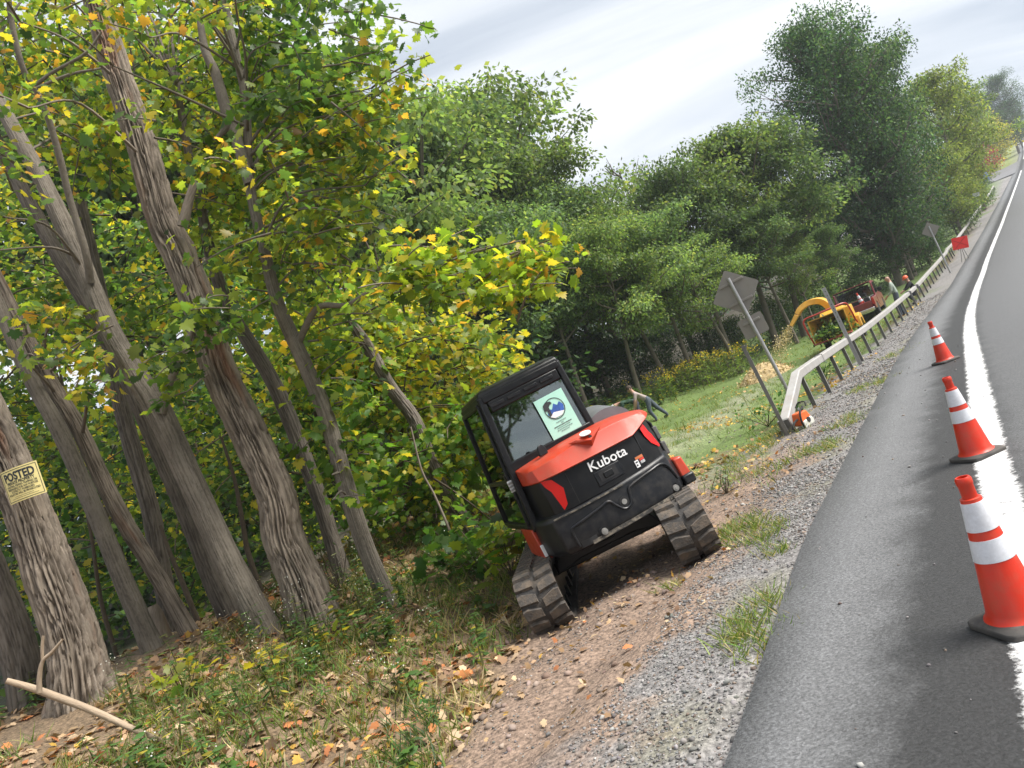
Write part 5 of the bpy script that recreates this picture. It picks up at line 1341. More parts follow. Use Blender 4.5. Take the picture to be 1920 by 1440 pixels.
for k, (w_, zz) in enumerate(((.11, .145), (.02, .125), (.20, .105), (.15, .085), (.17, .065), (.10, .045))):
    # the printed lines are too small to read in the photograph: rows of short strokes
    mbk = MB(); xx = ce[0] - w_ / 2
    while xx < ce[0] + w_ / 2:
        l_ = .008 + .012 * random.random(); mbk.add([pq(xx, zz, .004), pq(xx + l_, zz, .004), pq(xx + l_, zz + .009, .004), pq(xx, zz + .009, .004)], [(0, 1, 2, 3)]); xx += l_ + .004
    mbk.build('printed_line', m_inkl if k != 2 else m_ink, poster, smooth=False)
# boom and arm folded forward, hidden in the photograph by the cab
bo = MB(); bo.prism([(.95, Z0 + .05), (1.15, Z0 + .0), (1.55, Z0 + .55), (2.2, Z0 + .75), (2.2, Z0 + .92), (1.45, Z0 + .78), (1.0, Z0 + .3)], -.30, -.14, 'x')
boom = upper(bo, 'boom', m_orange, bevel=.015)
MB().prism([(2.1, Z0 + .95), (2.25, Z0 + .95), (2.05, Z0 - .25), (1.9, Z0 - .25)], -.28, -.16, 'x').build('arm', m_orange, boom, bevel=.012)
MB().prism([(1.85, Z0 - .2), (2.1, Z0 - .2), (2.1, Z0 - .42), (1.85, Z0 - .52), (1.65, Z0 - .40), (1.7, Z0 - .25)], -.45, .02, 'x').build('bucket', m_panel, boom, bevel=.012)
MB().cyl((-.22, 1.05, Z0 + .42), (-.22, 1.6, Z0 + .80), .045, n=12).build('hydraulic_ram', m_steel, boom)
sb = MB(); sb.box((-.22, .95, Z0 + .12), (.35, .3, .34)); upper(sb, 'swing_bracket', m_black, bevel=.02)
# ------------------------------------------------------------------ traffic cones
m_cone = mat('cone_orange', (.54, .022, .004), .4, var=.06, scale=4, dirt=(.34, .09, .05), dscale=9, damt=.5)
m_band = mat('reflective_band', (.62, .63, .67), .35, var=.08, scale=60, dirt=(.42, .40, .40), dscale=7, damt=.4)
m_cbase = mat('cone_rubber_base', (.05, .047, .044), .8, var=.3, scale=10, dirt=(.16, .14, .12), dscale=8, damt=.5)
def cone_meshes():
    r = empty('traffic_cone')
    b = MB(); w = .165
    def sq(s, z, c=.045): return [(s, s - c, z), (s - c * .3, s - c * .3, z), (s - c, s, z), (-s + c, s, z), (-s + c * .3, s - c * .3, z), (-s, s - c, z), (-s, -s + c, z), (-s + c * .3, -s + c * .3, z), (-s + c, -s, z), (s - c, -s, z), (s - c * .3, -s + c * .3, z), (s, -s + c, z)]
    b.loft([sq(w, .0), sq(w, .028), sq(w - .02, .04), sq(w - .05, .043)])
    b.build('base', m_cbase, r, bevel=.006)
    c = MB(); c.lathe([(.142, .041), (.131, .05), (.120, .075), (.0445, .60), (.043, .601), (.033, .603), (.0325, .66), (.036, .668), (.036, .69), (.030, .70), (.024, .70), (.022, .60), (.10, .06)], 36)
    c.build('cone_body', m_cone, r, ang=40)
    for z0, z1 in ((.315, .415), (.455, .585)):
        f = lambda z: .120 + (z - .075) / .525 * (.0445 - .120) + .0025
        MB().lathe([(f(z0) - .004, z0), (f(z0), z0), (f(z1), z1), (f(z1) - .004, z1)], 36).build('reflective_band', m_band, r)
    return r
def copy_tree(o, parent=None):
    c = o.copy(); COL.objects.link(c)
    if parent is not None: c.parent = parent
    for ch in [k for k in bpy.data.objects if k.parent == o]: copy_tree(ch, c)
    return c
cone0 = cone_meshes()
tag(cone0, 'nearest orange cone standing on the white line, cut by the right edge', 'traffic cone', 'cones along the edge line')
cones = [cone0, copy_tree(cone0), copy_tree(cone0), copy_tree(cone0)]
cones[1]['label'] = 'middle orange cone of the row on the road edge line'
cones[2]['label'] = 'farthest orange cone of the row, on the paved shoulder'
for c, (px, py, Yy, rz) in zip(cones, ((1909, 1154, 3.55, .12), (1827, 838, 6.45, .2), (1770, 670, 12.5, .15))):
    p = at(px, py, Yy); s_, d_ = sd(p[0], p[1]); z = float(np.interp(s_, _s, _z))
    c.location = (p[0], p[1], z + .002); c.rotation_euler = (0, 0, rz)

# ------------------------------------------------------------------ box beam barrier
m_galv = mat('weathered_galvanised', (.37, .36, .345), .55, .25, var=.12, scale=3, dirt=(.34, .28, .23), dscale=2, damt=.4)
m_post = mat('grey_steel_post', (.20, .195, .185), .6, .3, var=.15, scale=5)
BD = 3.05
rail_s = np.r_[np.arange(14.6, 60, .8), np.arange(60, 141, 3)]
def rail_pt(s, dz=.0, dd=0.0):
    d = BD + dd + .6 * sstep(120, 150, s)
    x, y, z = road(s, d)
    return np.array((x, y, max(float(H(x, y)), float(z) - .45) + .70 + dz))
zc = np.array([rail_pt(s) for s in rail_s]); kz = np.hanning(9); kz /= kz.sum()
zs = np.convolve(np.pad(zc[:, 2], 4, mode='edge'), kz, mode='valid'); zc[:, 2] = zs
term = at(1474, 800, 12.35); tz0 = float(H(term[0], term[1]))
elbow = zc[0].copy()
t0 = np.array((term[0], term[1], tz0 + .16))
ridx = [t0] + list(zc)
guard = empty('barrier', (t0[0], t0[1], tz0))
tag(guard, 'long pale box beam roadside barrier with its near end bent down to the ground', 'crash barrier')
O = np.array((t0[0], t0[1], tz0))
P = np.array(ridx) - O
T = np.gradient(P, axis=0); T[0] = P[1] - P[0]; T[1] = (unit(P[1] - P[0]) + unit(P[2] - P[1])); T = unit(T)
rings = []
for k in range(len(P)):
    side = unit(np.cross(T[k], (0, 0, 1))); up = np.cross(side, T[k]); h_ = .081
    c_ = .016
    rings.append([P[k] + side * a + up * b for a, b in ((h_, -h_ + c_), (h_, h_ - c_), (h_ - c_, h_), (-h_ + c_, h_), (-h_, h_ - c_), (-h_, -h_ + c_), (-h_ + c_, -h_), (h_ - c_, -h_))])
MB().loft(rings).build('rail', m_galv, guard, ang=30)
def rail_at(s):
    return np.array([np.interp(s, rail_s, zc[:, c]) for c in range(3)])
LEAN = R_(5)
for i, s in enumerate(np.r_[np.arange(14.9, 62, 1.83), np.arange(62, 140, 3.66)]):
    p = rail_at(s); g0 = float(H(p[0], p[1])); hh = p[2] - .09 - g0 + .1
    hd_ = float(np.interp(s, _s, _h)); side = np.array((-math.cos(hd_), math.sin(hd_), 0)); tn = np.array((math.sin(hd_), math.cos(hd_), 0))
    b = MB(); base = np.array((p[0], p[1], g0 - .1)) - O; top = np.array((p[0], p[1], p[2] - .07)) - O; base = base - side * math.tan(LEAN) * hh * .8
    for (a0, a1, c0, c1) in ((-.035, .035, -.038, -.031), (-.035, .035, .031, .038), (-.003, .003, -.031, .031)):
        q = [(a0, c0), (a1, c0), (a1, c1), (a0, c1)]
        b.loft([[pp + tn * u + side * v for u, v in q] for pp in (base, top)])
    b.build('post', m_post, guard, smooth=False)
# end shoe and joint sleeve
side = unit(np.cross(T[0], (0, 0, 1))); up = np.cross(side, T[0])
b = MB(); e0 = P[0] - T[0] * .02
b.loft([[e0 + side * a + up * c + T[0] * f for a, c in ((.09, -.09), (.09, .09), (-.09, .09), (-.09, -.09))] for f in (-.03, .03)])
b.loft([[e0 + T[0] * f + side * a + np.array((0, 0, z)) for a, f in ((.10, -.02), (.10, .16), (-.10, .16), (-.10, -.02))] for z in (-.32, -.06)])
b.build('end_shoe', m_post, guard, smooth=False)
js = rail_at(17.2) - O; jt = unit(rail_at(17.6) - rail_at(16.8)); jside = unit(np.cross(jt, (0, 0, 1))); jup = np.cross(jside, jt)
MB().loft([[js + jt * f + jside * a + jup * c for a, c in ((.087, -.087), (.087, .087), (-.087, .087), (-.087, -.087))] for f in (-.012, .012)]).build('joint', m_post, guard, smooth=False)
for k in range(4): q = js + jt * (-.35 + k * .18) + jup * .086; MB().cyl(q, q + jup * .02, .018, n=8).build('bolt', m_post, guard)

# ------------------------------------------------------------------ signs and posts
m_alu = mat('bare_sign_back', (.30, .28, .255), .55, .35, var=.10, scale=3, dirt=(.22, .19, .16), dscale=3, damt=.4)
m_pole = mat('galvanised_pole', (.40, .40, .40), .4, .6, var=.12, scale=4)
def rounded(w, h, r, n=5):
    out = []
    for cx, cy_, a0 in ((w - r, h - r, 0), (-w + r, h - r, 90), (-w + r, -h + r, 180), (w - r, -h + r, 270)):
        for k in range(n + 1): a = R_(a0 + 90 * k / n); out.append((cx + r * math.cos(a), cy_ + r * math.sin(a)))
    return out
def pole_frame(foot, topp, yaw):
    """matrix whose z runs along the pole and x lies across the sign"""
    z = Vector(topp - foot).normalized(); x = Vector((math.cos(yaw), math.sin(yaw), 0)); y = z.cross(x).normalized(); x = y.cross(z).normalized()
    M = Matrix((x, y, z)).transposed().to_4x4(); M.translation = Vector(foot); return M
def foot_at(px, py, Yy):
    p = at(px, py, Yy); p[2] = min(p[2], float(H(p[0], p[1]))); return p
# big diamond sign seen from the back with a small plate below
Ys = 14.6
f0, t1 = foot_at(1503, 782, Ys), at(1365, 522, Ys); Lp = float(np.linalg.norm(t1 - f0))
sg = empty('road_sign', mat=pole_frame(f0, t1, R_(-22)))
tag(sg, 'back of a big diamond road sign with a smaller plate on a leaning pole', 'road sign')
MB().cyl((0, 0, -.2), (0, 0, Lp), .036, n=16).build('pole', m_pole, sg)
def plate(w, h, r, rot, zc, name, parent, m=m_alu, y=.05, th=.006):
    pl = [(a * math.cos(rot) - b * math.sin(rot), zc + a * math.sin(rot) + b * math.cos(rot)) for a, b in rounded(w, h, r)]
    return MB().prism(pl, y, y + th, 'y').build(name, m, parent, smooth=False)
px_m = Ys / F_PX
d1 = plate(.335, .335, .035, R_(45), Lp - .30, 'diamond_plate', sg)
for zz, ww in ((Lp - .10, .30), (Lp - .50, .30)): MB().box((0, .03, zz), (ww * 2 * .8, .03, .045)).build('bracket', m_alu, sg, bevel=.004)
d2 = plate(.235, .20, .04, 0, Lp - 1.02, 'small_plate', sg)
MB().box((0, .03, Lp - .93), (.34, .03, .045)).build('bracket', m_alu, sg, bevel=.004)
# thin marker post in front of the barrier end
f0, t1 = foot_at(1476, 812, 12.2), at(1392, 648, 12.2); Lp = float(np.linalg.norm(t1 - f0))
o = empty('marker_post', mat=pole_frame(f0, t1, R_(-22))); tag(o, 'thin bare metal post in front of the sloping barrier end', 'post')
u = MB()
for bx in ((0, 0, .05, .006), (-.025, .012, .006, .03), (.025, .012, .006, .03)): u.box((bx[0], bx[1], Lp / 2 - .1), (bx[2], bx[3], Lp + .2))
u.build('channel', m_post, o, smooth=False); MB().box((.02, 0, Lp - .03), (.08, .02, .03)).build('hook', m_post, o)
# thick bare post behind the barrier
f0, t1 = foot_at(1616, 688, 19.6), at(1544, 540, 19.6); Lp = float(np.linalg.norm(t1 - f0))
o = empty('bare_post', mat=pole_frame(f0, t1, R_(-25))); tag(o, 'bare steel channel post in front of the yellow chipper', 'post')
u = MB()
for bx in ((0, 0, .045, .006), (-.024, -.014, .007, .034), (.024, -.014, .007, .034), (-.036, -.03, .028, .006), (.036, -.03, .028, .006)): u.box((bx[0], bx[1], Lp / 2 - .1), (bx[2], bx[3], Lp + .2))
u.build('channel', m_pole, o, smooth=False)
for k in range(8): MB().cyl((0, -.006, Lp - .1 - k * .12), (0, -.002, Lp - .1 - k * .12), .012, n=8).build('bolt_hole', m_dkin, o)
# far diamond sign
Ys = 43.0
f0, t1 = at(1772, 490, Ys), at(1741, 424, Ys); f0 = f0 + (f0 - t1) * .5; Lp = float(np.linalg.norm(t1 - f0))
o = empty('road_sign', mat=pole_frame(f0, t1, R_(-38))); tag(o, 'small far diamond sign seen from behind before the dark trees', 'road sign')
MB().cyl((0, 0, -.2), (0, 0, Lp), .045, n=12).build('pole', m_pole, o)
plate(.34, .34, .035, R_(45), Lp - .25, 'diamond_plate', o)
# orange work sign on the barrier line
Ys = 46.0; c_ = at(1799, 453, Ys)
m_worko = mat('fluorescent_orange_fabric', (.95, .035, .03), .6, var=.06)
o = empty('work_sign', mat=pole_frame(at(1806, 474, Ys), at(1797, 446, Ys), R_(-36))); tag(o, 'bright orange red square roadwork sign standing at the barrier', 'road sign')
pl = [(a * math.cos(-.12) - b * math.sin(-.12), .62 + a * math.sin(-.12) + b * math.cos(-.12)) for a, b in rounded(.42, .36, .03)]
MB().prism(pl, -.01, .01, 'y').build('fabric_panel', m_worko, o, smooth=False)
m_workd = mat('darker_orange_brace', (.55, .02, .02), .5)
for sx in (1, -1): MB().box((0, -.02, .62), (.96, .012, .03), Matrix.Translation((0, 0, .62)) @ Matrix.Rotation(sx * .68, 4, 'Y') @ Matrix.Translation((0, 0, -.62))).build('brace', m_workd, o)
for sx in (-.22, 0, .22): MB().cyl((sx * .3, 0, .28), (sx, .05, -.55), .018, n=8).build('leg', m_post, o)
# little white sign by the far shrubs
Ys = 78.0
o = empty('small_sign', mat=pole_frame(at(1834, 384, Ys), at(1829, 360, Ys), R_(-30))); tag(o, 'little pale rectangular sign among the shrubs near the side road', 'road sign')
MB().cyl((0, 0, -.8), (0, 0, 1.2), .03, n=8).build('pole', m_post, o)
MB().box((0, -.03, 1.05), (.62, .02, .38)).build('plate', mat('pale_plate', (.55, .56, .56), .5), o)
# wires across the road, top right
m_wire = mat('black_wire', (.02, .02, .022), .6)
for lab, pts, r in (('overhead wire sagging across the far road above the red bush', [(1740, 306, 130), (1824, 282, 130), (1889, 261, 128), (1960, 238, 120)], .035),
                    ('upper overhead wire against the sky at the right edge', [(1860, 205, 190), (1897, 188, 180), (1950, 164, 165)], .04), ('lower overhead wire against the sky at the right edge', [(1880, 218, 190), (1915, 203, 180), (1960, 184, 165)], .04)):
    o = MB().tube(smooth_line(np.array([at(*q) for q in pts]), 6), r, 6).build('overhead_wire', m_wire); tag(o, lab, 'wire', 'wires over the far road')
# blue figure-sized bin by the red bush
p = at(1834, 296, 150)
o = empty('blue_barrel', (p[0], p[1], float(H(p[0], p[1])))); tag(o, 'blue upright barrel beside the dark red bush', 'barrel')
MB().lathe([(.5, 0), (.55, .2), (.52, .8), (.55, 1.4), (.5, 1.6), (.45, 1.65)], 16).build('barrel_body', mat('blue_plastic', (.10, .16, .55), .5), o)
MB().lathe([(.48, 1.64), (.48, 1.75), (.1, 1.8)], 16).build('lid', mat('pale_blue_plastic', (.25, .32, .65), .5), o)

# ------------------------------------------------------------------ wood chips
def heap(name, lab, px, py, Yy, w, h, m):
    p = at(px, py, Yy); z0 = float(H(p[0], p[1])) - .1
    n = 44; xs = np.linspace(-1, 1, n); X, Y = np.meshgrid(xs, xs); R2 = np.sqrt(X ** 2 + Y ** 2)
    Z = h * np.clip(1 - R2 ** 1.35, 0, 1) ** .9 + (fbm(X * 6 + 9, Y * 6, 91) - .5) * h * .22 * (R2 < 1)
    ii = np.arange(n * n).reshape(n, n); F = np.stack([ii[:-1, :-1], ii[:-1, 1:], ii[1:, 1:], ii[1:, :-1]], -1).reshape(-1, 4)
    Vv = np.stack([X * w * (1 + .12 * (vnoise(X * 2 + 4, Y * 2, 8) - .5)), Y * w * .8, Z], -1).reshape(-1, 3)
    o = mesh_np(name, Vv, F, m, smooth=True); o.location = (p[0], p[1], z0); tag(o, lab, 'wood chips')
    s = Leaves(); k = 1500; q = rng.integers(0, n * n, k); s.add(DIAM, Vv[q] + .05 * rnd(k) * np.array((1, 1, .5)), rnd(k), rnd(k) + np.array((0, 0, 1)), .07 + .05 * rng.random(k), pick([(3, (.44, .33, .17)), (2, (.33, .24, .12)), (1, (.54, .45, .27))], k))
    s.build('loose_chips', m_dead, o, smooth=False)
    return o
m_chip = mat('wood_chip', (.37, .275, .14), .9, var=.35, scale=14, bump=.8, bscale=22)
heap('wood_chip_heap', 'pale yellow heap of wood chips on the grass behind the diamond sign', 1432, 700, 30.0, 1.2, .72, m_chip)

# ------------------------------------------------------------------ red pickup and yellow chipper
def frame_at(px, py, Yy, yaw, roll=0.0):
    p = at(px, py, Yy); z = float(H(p[0], p[1]))
    return Matrix.Translation((p[0], p[1], z)) @ Matrix.Rotation(yaw, 4, 'Z') @ Matrix.Rotation(roll, 4, 'Y')
m_maroon = mat('maroon_paint', (.19, .018, .026), .3, var=.12, scale=2, dirt=(.22, .09, .09), dscale=3, damt=.25, coat=.4)
m_tyre = mat('tyre_rubber', (.025, .025, .026), .85, var=.2)
m_chrome = mat('bright_metal', (.6, .6, .6), .25, .9, var=.1)
m_yel = mat('chipper_yellow', (.62, .335, .035), .4, var=.1, scale=3, dirt=(.34, .2, .06), dscale=4, damt=.4)
m_bed = mat('dark_bed_liner', (.015, .015, .016), .8, var=.2)
m_lens = mat('red_lens', (.45, .02, .015), .3)
m_dglass = mat('dark_car_glass', (.012, .014, .016), .08, var=.1)
def wheel(mb_parent, x, y, r, w, rim=m_chrome):
    t = MB().lathe([(r * .62, -w / 2), (r * .93, -w / 2), (r, -w * .36), (r, w * .36), (r * .93, w / 2), (r * .62, w / 2)], 28, Matrix.Translation((x, y, r)) @ Matrix.Rotation(R_(90), 4, 'Y')).build('wheel', m_tyre, mb_parent)
    k = MB().lathe([(.02, -w * .38), (r * .2, -w * .42), (r * .55, -w * .3), (r * .64, -w * .5), (r * .66, w * .5), (r * .55, w * .3), (r * .2, w * .42), (.02, w * .38)], 20, Matrix.Translation((x, y, r)) @ Matrix.Rotation(R_(90), 4, 'Y')).build('rim', rim, t)
    return t
TYAW = R_(-31)
tk = empty('pickup_truck', mat=frame_at(1608, 594, 38.5, TYAW, R_(-1)))
tag(tk, 'dusty maroon pickup truck parked behind the barrier with its load bed open', 'pickup truck')
# local: y forward, origin under the rear bumper centre
prof = [(0, .55), (0, 1.12), (1.95, 1.12), (1.95, 1.15), (2.02, 1.82), (2.30, 1.90), (3.35, 1.88), (3.95, 1.20), (5.15, 1.08), (5.35, .85), (5.35, .45), (4.95, .42), (4.8, .75), (4.45, .86), (4.1, .75), (3.95, .42), (1.65, .42), (1.5, .75), (1.15, .86), (.8, .75), (.65, .5)]
b = MB()
b.prism([q for q in prof], -.98, -.90, 'x'); b.prism([q for q in prof], .90, .98, 'x')
b.box((0, 4.5, .85), (1.8, 1.55, .5)); b.box((0, 3.0, .55), (1.8, 2.1, .3)); b.box((0, 2.75, 1.885), (1.8, 1.15, .05)); b.box((0, 1.98, .85), (1.8, .06, .6))
b.box((0, 1.0, .62), (1.8, 1.95, .06)); b.box((0, 5.25, .85), (1.8, .16, .45))
bodyt = b.build('truck_body', m_maroon, tk, bevel=.03, seg=2)
bx_ = MB(); bx_.box((0, 1.0, .665), (1.76, 1.9, .02)); bx_.box((-.885, 1.0, .89), (.02, 1.9, .42)); bx_.box((.885, 1.0, .89), (.02, 1.9, .42)); bx_.box((0, 1.93, .9), (1.76, .02, .46)); bx_.build('load_bed', m_bed, tk)
MB().box((0, 1.99, 1.50), (1.62, .02, .52)).box((0, 1.985, 1.86), (1.84, .08, .07)).build('rear_window', [m_dglass], tk)
for sx in (-1, 1):
    MB().prism([(2.1, 1.2), (2.15, 1.76), (2.65, 1.80), (2.65, 1.2)], sx * .982, sx * .99, 'x').prism([(2.72, 1.2), (2.72, 1.80), (3.3, 1.78), (3.75, 1.25)], sx * .982, sx * .99, 'x').build('side_window', m_dglass, tk, smooth=False)
    MB().box((sx * .985, 2.68, .85), (.012, 1.2, .55)).build('door', m_maroon, tk, bevel=.004)
    MB().box((sx * .94, .01, .92), (.12, .05, .34)).build('tail_light', m_lens, tk, bevel=.01)
    MB().box((sx * 1.12, 3.35, 1.32), (.22, .1, .2)).build('wing_mirror', m_bed, tk, bevel=.03)
    for yy in (1.15, 4.45): wheel(tk, sx * .86, yy, .39, .24)
MB().box((0, -.10, .56), (1.8, .16, .16)).build('bumper', m_chrome, tk, bevel=.02)
MB().box((0, -.19, .60), (.32, .01, .14)).build('number_plate', m_white, tk)
MB().box((0, -.01, .80), (1.72, .06, .36)).build('tailgate', m_maroon, tk, bevel=.02)
MB().cyl((-.88, .1, 1.17), (-.88, 1.9, 1.17), .02, n=8).cyl((.88, .1, 1.17), (.88, 1.9, 1.17), .02, n=8).build('bed_rail', m_chrome, tk)
# a cone and a fuel can in the bed
tc_ = cones[3]; tc_['label'] = 'orange and white cone standing in the load bed of the pickup'; tc_['group'] = 'cones carried on the pickup'
tc_.matrix_world = tk.matrix_world @ Matrix.Translation((.42, .45, .69)) @ Matrix.Rotation(R_(-6), 4, 'Y') @ Matrix.Scale(1.25, 4)
o = empty('fuel_can', mat=tk.matrix_world @ Matrix.Translation((.68, .30, .69))); tag(o, 'black can in the right rear corner of the pickup bed', 'can')
MB().box((0, 0, .26), (.26, .34, .5), taper=.9).build('can_body', m_bed, o, bevel=.04); MB().box((0, 0, .56), (.05, .2, .05)).cyl((0, .13, .5), (0, .15, .6), .03).build('handle', m_bed, o, bevel=.01)
o = empty('white_bucket', mat=tk.matrix_world @ Matrix.Translation((.62, .85, .69))); tag(o, 'white bucket standing in the pickup bed behind the cone', 'bucket')
MB().lathe([(.14, 0), (.17, .45), (.18, .45), (.18, .47), (.15, .47), (.13, .05)], 18).build('bucket_body', m_white, o)
# chipper
ck = empty('wood_chipper', mat=frame_at(1578, 632, 31.5, TYAW, R_(-1)))
tag(ck, 'yellow towed wood chipper with open infeed hopper stuffed with branches', 'wood chipper')
h = MB()   # infeed hopper: flared open box facing -y
i0 = [(-.75, -1.55, .50), (.70, -1.55, .50), (.70, -1.45, 1.45), (-.75, -1.45, 1.45)]; i1 = [(-.38, -.35, .72), (.32, -.35, .72), (.32, -.35, 1.30), (-.38, -.35, 1.30)]
def wallq(a, b, c, d, th=.03):
    a, b, c, d = map(np.array, (a, b, c, d)); n = unit(np.cross(b - a, c - a)) * th; h.loft([[a, b, c, d], [a + n, b + n, c + n, d + n]])
for k in range(4): wallq(i0[k], i0[(k + 1) % 4], i1[(k + 1) % 4], i1[k])
h.build('infeed_hopper', m_yel, ck, smooth=False)
MB().box((-.02, -1.75, .50), (1.42, .55, .05)).build('feed_tray', mat('dull_red_tray', (.22, .035, .03), .5), ck, bevel=.01)
MB().tube(smooth_line([(-.80, -1.5, .5), (-.86, -1.62, 1.2), (-.80, -1.6, 1.56), (-.3, -1.5, 1.60), (.3, -1.3, 1.62), (.75, -1.0, 1.6), (.80, -.6, 1.2), (.78, -.3, .8)], 6), .035, 8).build('control_bar', mat('red_control_bar', (.35, .03, .02), .4), ck)
bd = MB(); bd.prism([(-.35, .45), (-.35, 1.35), (.1, 1.55), (.75, 1.50), (.85, 1.25), (1.9, 1.15), (2.0, .6), (1.9, .45)], -.45, .50, 'x'); bd.build('chipper_body', m_yel, ck, bevel=.03)
MB().box((.52, .15, 1.0), (.5, .9, .95)).build('engine_cover', m_yel, ck, bevel=.05)
MB().prism([(-.1, .5), (.0, .95), (.4, 1.05), (.95, .98), (1.1, .5), (.9, .5), (.8, .8), (.2, .8), (.1, .5)], .62, .92, 'x').build('fender', m_yel, ck, bevel=.02)
MB().cyl((-.2, -.30, 1.0), (-.2, .5, 1.0), .30, n=20).build('feed_housing', mat('navy_cover', (.03, .04, .10), .5), ck)
MB().box((.80, -.20, .75), (.06, .02, .12)).box((.55, -.35, .62), (.3, .02, .10)).build('rear_light', m_lens, ck)
for sx in (-.66, .76): wheel(ck, sx, .5, .34, .2, m_white)
MB().box((0, 2.6, .5), (.1, 1.6, .1)).build('drawbar', m_bed, ck)
cpts = smooth_line(np.array([(.0, .45, 1.40), (-.05, .42, 1.75), (-.26, .30, 2.04), (-.66, .15, 2.14), (-1.02, .02, 2.04), (-1.24, -.06, 1.86)]), 6)
cT = unit(np.gradient(cpts, axis=0)); rings = []
for k in range(len(cpts)):
    w_ = np.interp(k, [0, len(cpts) - 1], [.17, .11]); nrm = unit(np.cross(cT[k], (0.25, 1, 0))); bi = np.cross(cT[k], nrm)
    rings.append([cpts[k] + nrm * a * w_ * .85 + bi * b * w_ for a, b in ((-1, -1), (1, -1), (1, 1), (-1, 1))])
MB().loft(rings).build('discharge_chute', m_yel, ck, bevel=.012)
dfl = MB(); tip = cpts[-1]; dfl.loft([[tip + np.array((a * .14, b * .13, c * .05)) for a, b, c in ((-.5, -1, 1), (-.5, 1, 1), (.5, 1, -1), (.5, -1, -1))], [tip + np.array((-.36, -.09, -.34)) + np.array((a * .10, b * .16, c * .05)) for a, b, c in ((-.5, -1, 1), (-.5, 1, 1), (.5, 1, -1), (.5, -1, -1))]])
dfl.build('chute_deflector', m_yel, ck, bevel=.01)
CKM = np.array(ck.matrix_world)
def ckw(P): P = np.asarray(P, float); return P @ CKM[:3, :3].T + CKM[:3, 3]
# branches in the hopper
lv = Leaves(); k = 900
lv.add(OVATE, ckw(np.stack([rng.normal(size=k) * .34, -1.25 + rng.normal(size=k) * .42, .78 + rng.normal(size=k) * .17], -1)), rnd(k), rnd(k) + np.array((0, 0, 1)), .16, pick([(3, (.06, .12, .03)), (2, (.10, .17, .05)), (1, (.2, .24, .08))], k))
o = lv.build('brushwood', m_wood); tag(o, 'leafy branches lying in the hopper of the chipper', 'branches')
lv = Leaves(); k = 1300; t_ = rng.random(k) ** .8
c0 = ckw([(-1.62, -.16, 1.50)])[0]
P = c0 + np.stack([-t_ * 1.1, -.1 * t_, -t_ * .75 - .5 * t_ ** 2], -1) + rnd(k) * (.05 + .22 * t_)[:, None]
lv.add(DIAM, P, rnd(k), rnd(k), .035 + .05 * rng.random(k), pick([(3, (.62, .52, .30)), (2, (.5, .4, .22))], k))
o = lv.build('chip_spray', m_dead, smooth=False); tag(o, 'spray of wood chips falling from the chute', kind='stuff')

# ------------------------------------------------------------------ chainsaw
p = at(1512, 812, 12.3); p[2] = float(H(p[0], p[1]))
cs = empty('chainsaw', mat=Matrix.Translation(Vector(p)) @ Matrix.Rotation(R_(35), 4, 'Z') @ Matrix.Rotation(R_(-5), 4, 'Y'))
tag(cs, 'orange and white chainsaw lying on the gravel below the barrier end', 'chainsaw')
m_sawo = mat('saw_orange', (.80, .14, .03), .45, var=.1, dirt=(.4, .15, .08), damt=.3); m_sawg = mat('saw_pale_grey', (.55, .55, .5), .5, var=.15)
MB().prism([(-.13, .06), (.13, .06), (.15, .14), (.10, .25), (-.09, .27), (-.14, .16)], -.10, .06, 'y').build('engine_top', m_sawo, cs, bevel=.025, seg=3)
MB().prism([(-.13, .0), (.16, .0), (.17, .08), (.13, .13), (-.10, .12)], -.12, .02, 'y').build('starter_cover', m_sawg, cs, bevel=.02, seg=3)
MB().cyl((.03, -.125, .10), (.03, -.11, .10), .045, n=16).build('starter_hub', m_bed, cs)
MB().tube(smooth_line([(-.15, -.13, .02), (-.19, -.15, .15), (-.12, -.14, .29), (.04, -.10, .31), (.13, -.02, .29), (.19, .08, .15), (.16, .08, .02)], 6), .016, 8).build('front_handle', m_bed, cs)
MB().tube(smooth_line([(-.13, -.05, .03), (-.27, -.06, .03), (-.33, -.06, .09), (-.27, -.06, .16), (-.14, -.05, .18)], 6), .018, 8).build('rear_handle', m_bed, cs)
MB().tube(smooth_line([(.13, -.1, .30), (.19, -.06, .36), (.19, .06, .36), (.13, .1, .30)], 6), .010, 6).build('hand_guard', m_bed, cs)
MB().prism([(.12, .05), (.58, .075), (.62, .10), (.58, .125), (.12, .13)], .035, .045, 'y').build('guide_bar', m_steel, cs)

# ------------------------------------------------------------------ notice on the tree
m_paper = mat('yellowed_notice', (.82, .70, .30), .6, var=.06, scale=6, dirt=(.74, .56, .20), dscale=3, damt=.4)
def px_dir(ax, ay, bx, by, Yy): return at(bx, by, Yy) - at(ax, ay, Yy)
# frame on the notice: x along the printed lines, z up the sheet
Yn = Y1 - .40
c0 = at(38, 906, Yn); ex = unit(px_dir(0, 884, 56, 863, Yn)); ez = unit(px_dir(38, 945, 8, 880, Yn)); ez = unit(ez - ex * ez.dot(ex)); ey = np.cross(ez, ex)
NM = Matrix((ex, ey, ez)).transposed().to_4x4(); NM.translation = Vector(c0)
k_ = Yn / F_PX
Wn, Hn = 76 * k_, 64 * k_
nt_ = empty('posted_notice', mat=NM); tag(nt_, 'yellow printed notice headed POSTED nailed to the furrowed trunk', 'notice')
Rn = .42
def bend(x, z, off): return (Rn * math.sin(x / Rn), Rn * (1 - math.cos(x / Rn)) - off, z)
def sheet(x0, x1, z0, z1, off, n=14):
    xs = np.linspace(x0, x1, n); mb = MB(); mb.loft([[bend(x, z0, off), bend(x, z1, off), bend(x, z1, off - .003), bend(x, z0, off - .003)] for x in xs]); return mb
sheet(-Wn / 2, Wn / 2, -Hn / 2, Hn / 2, 0).build('sheet', m_paper, nt_)
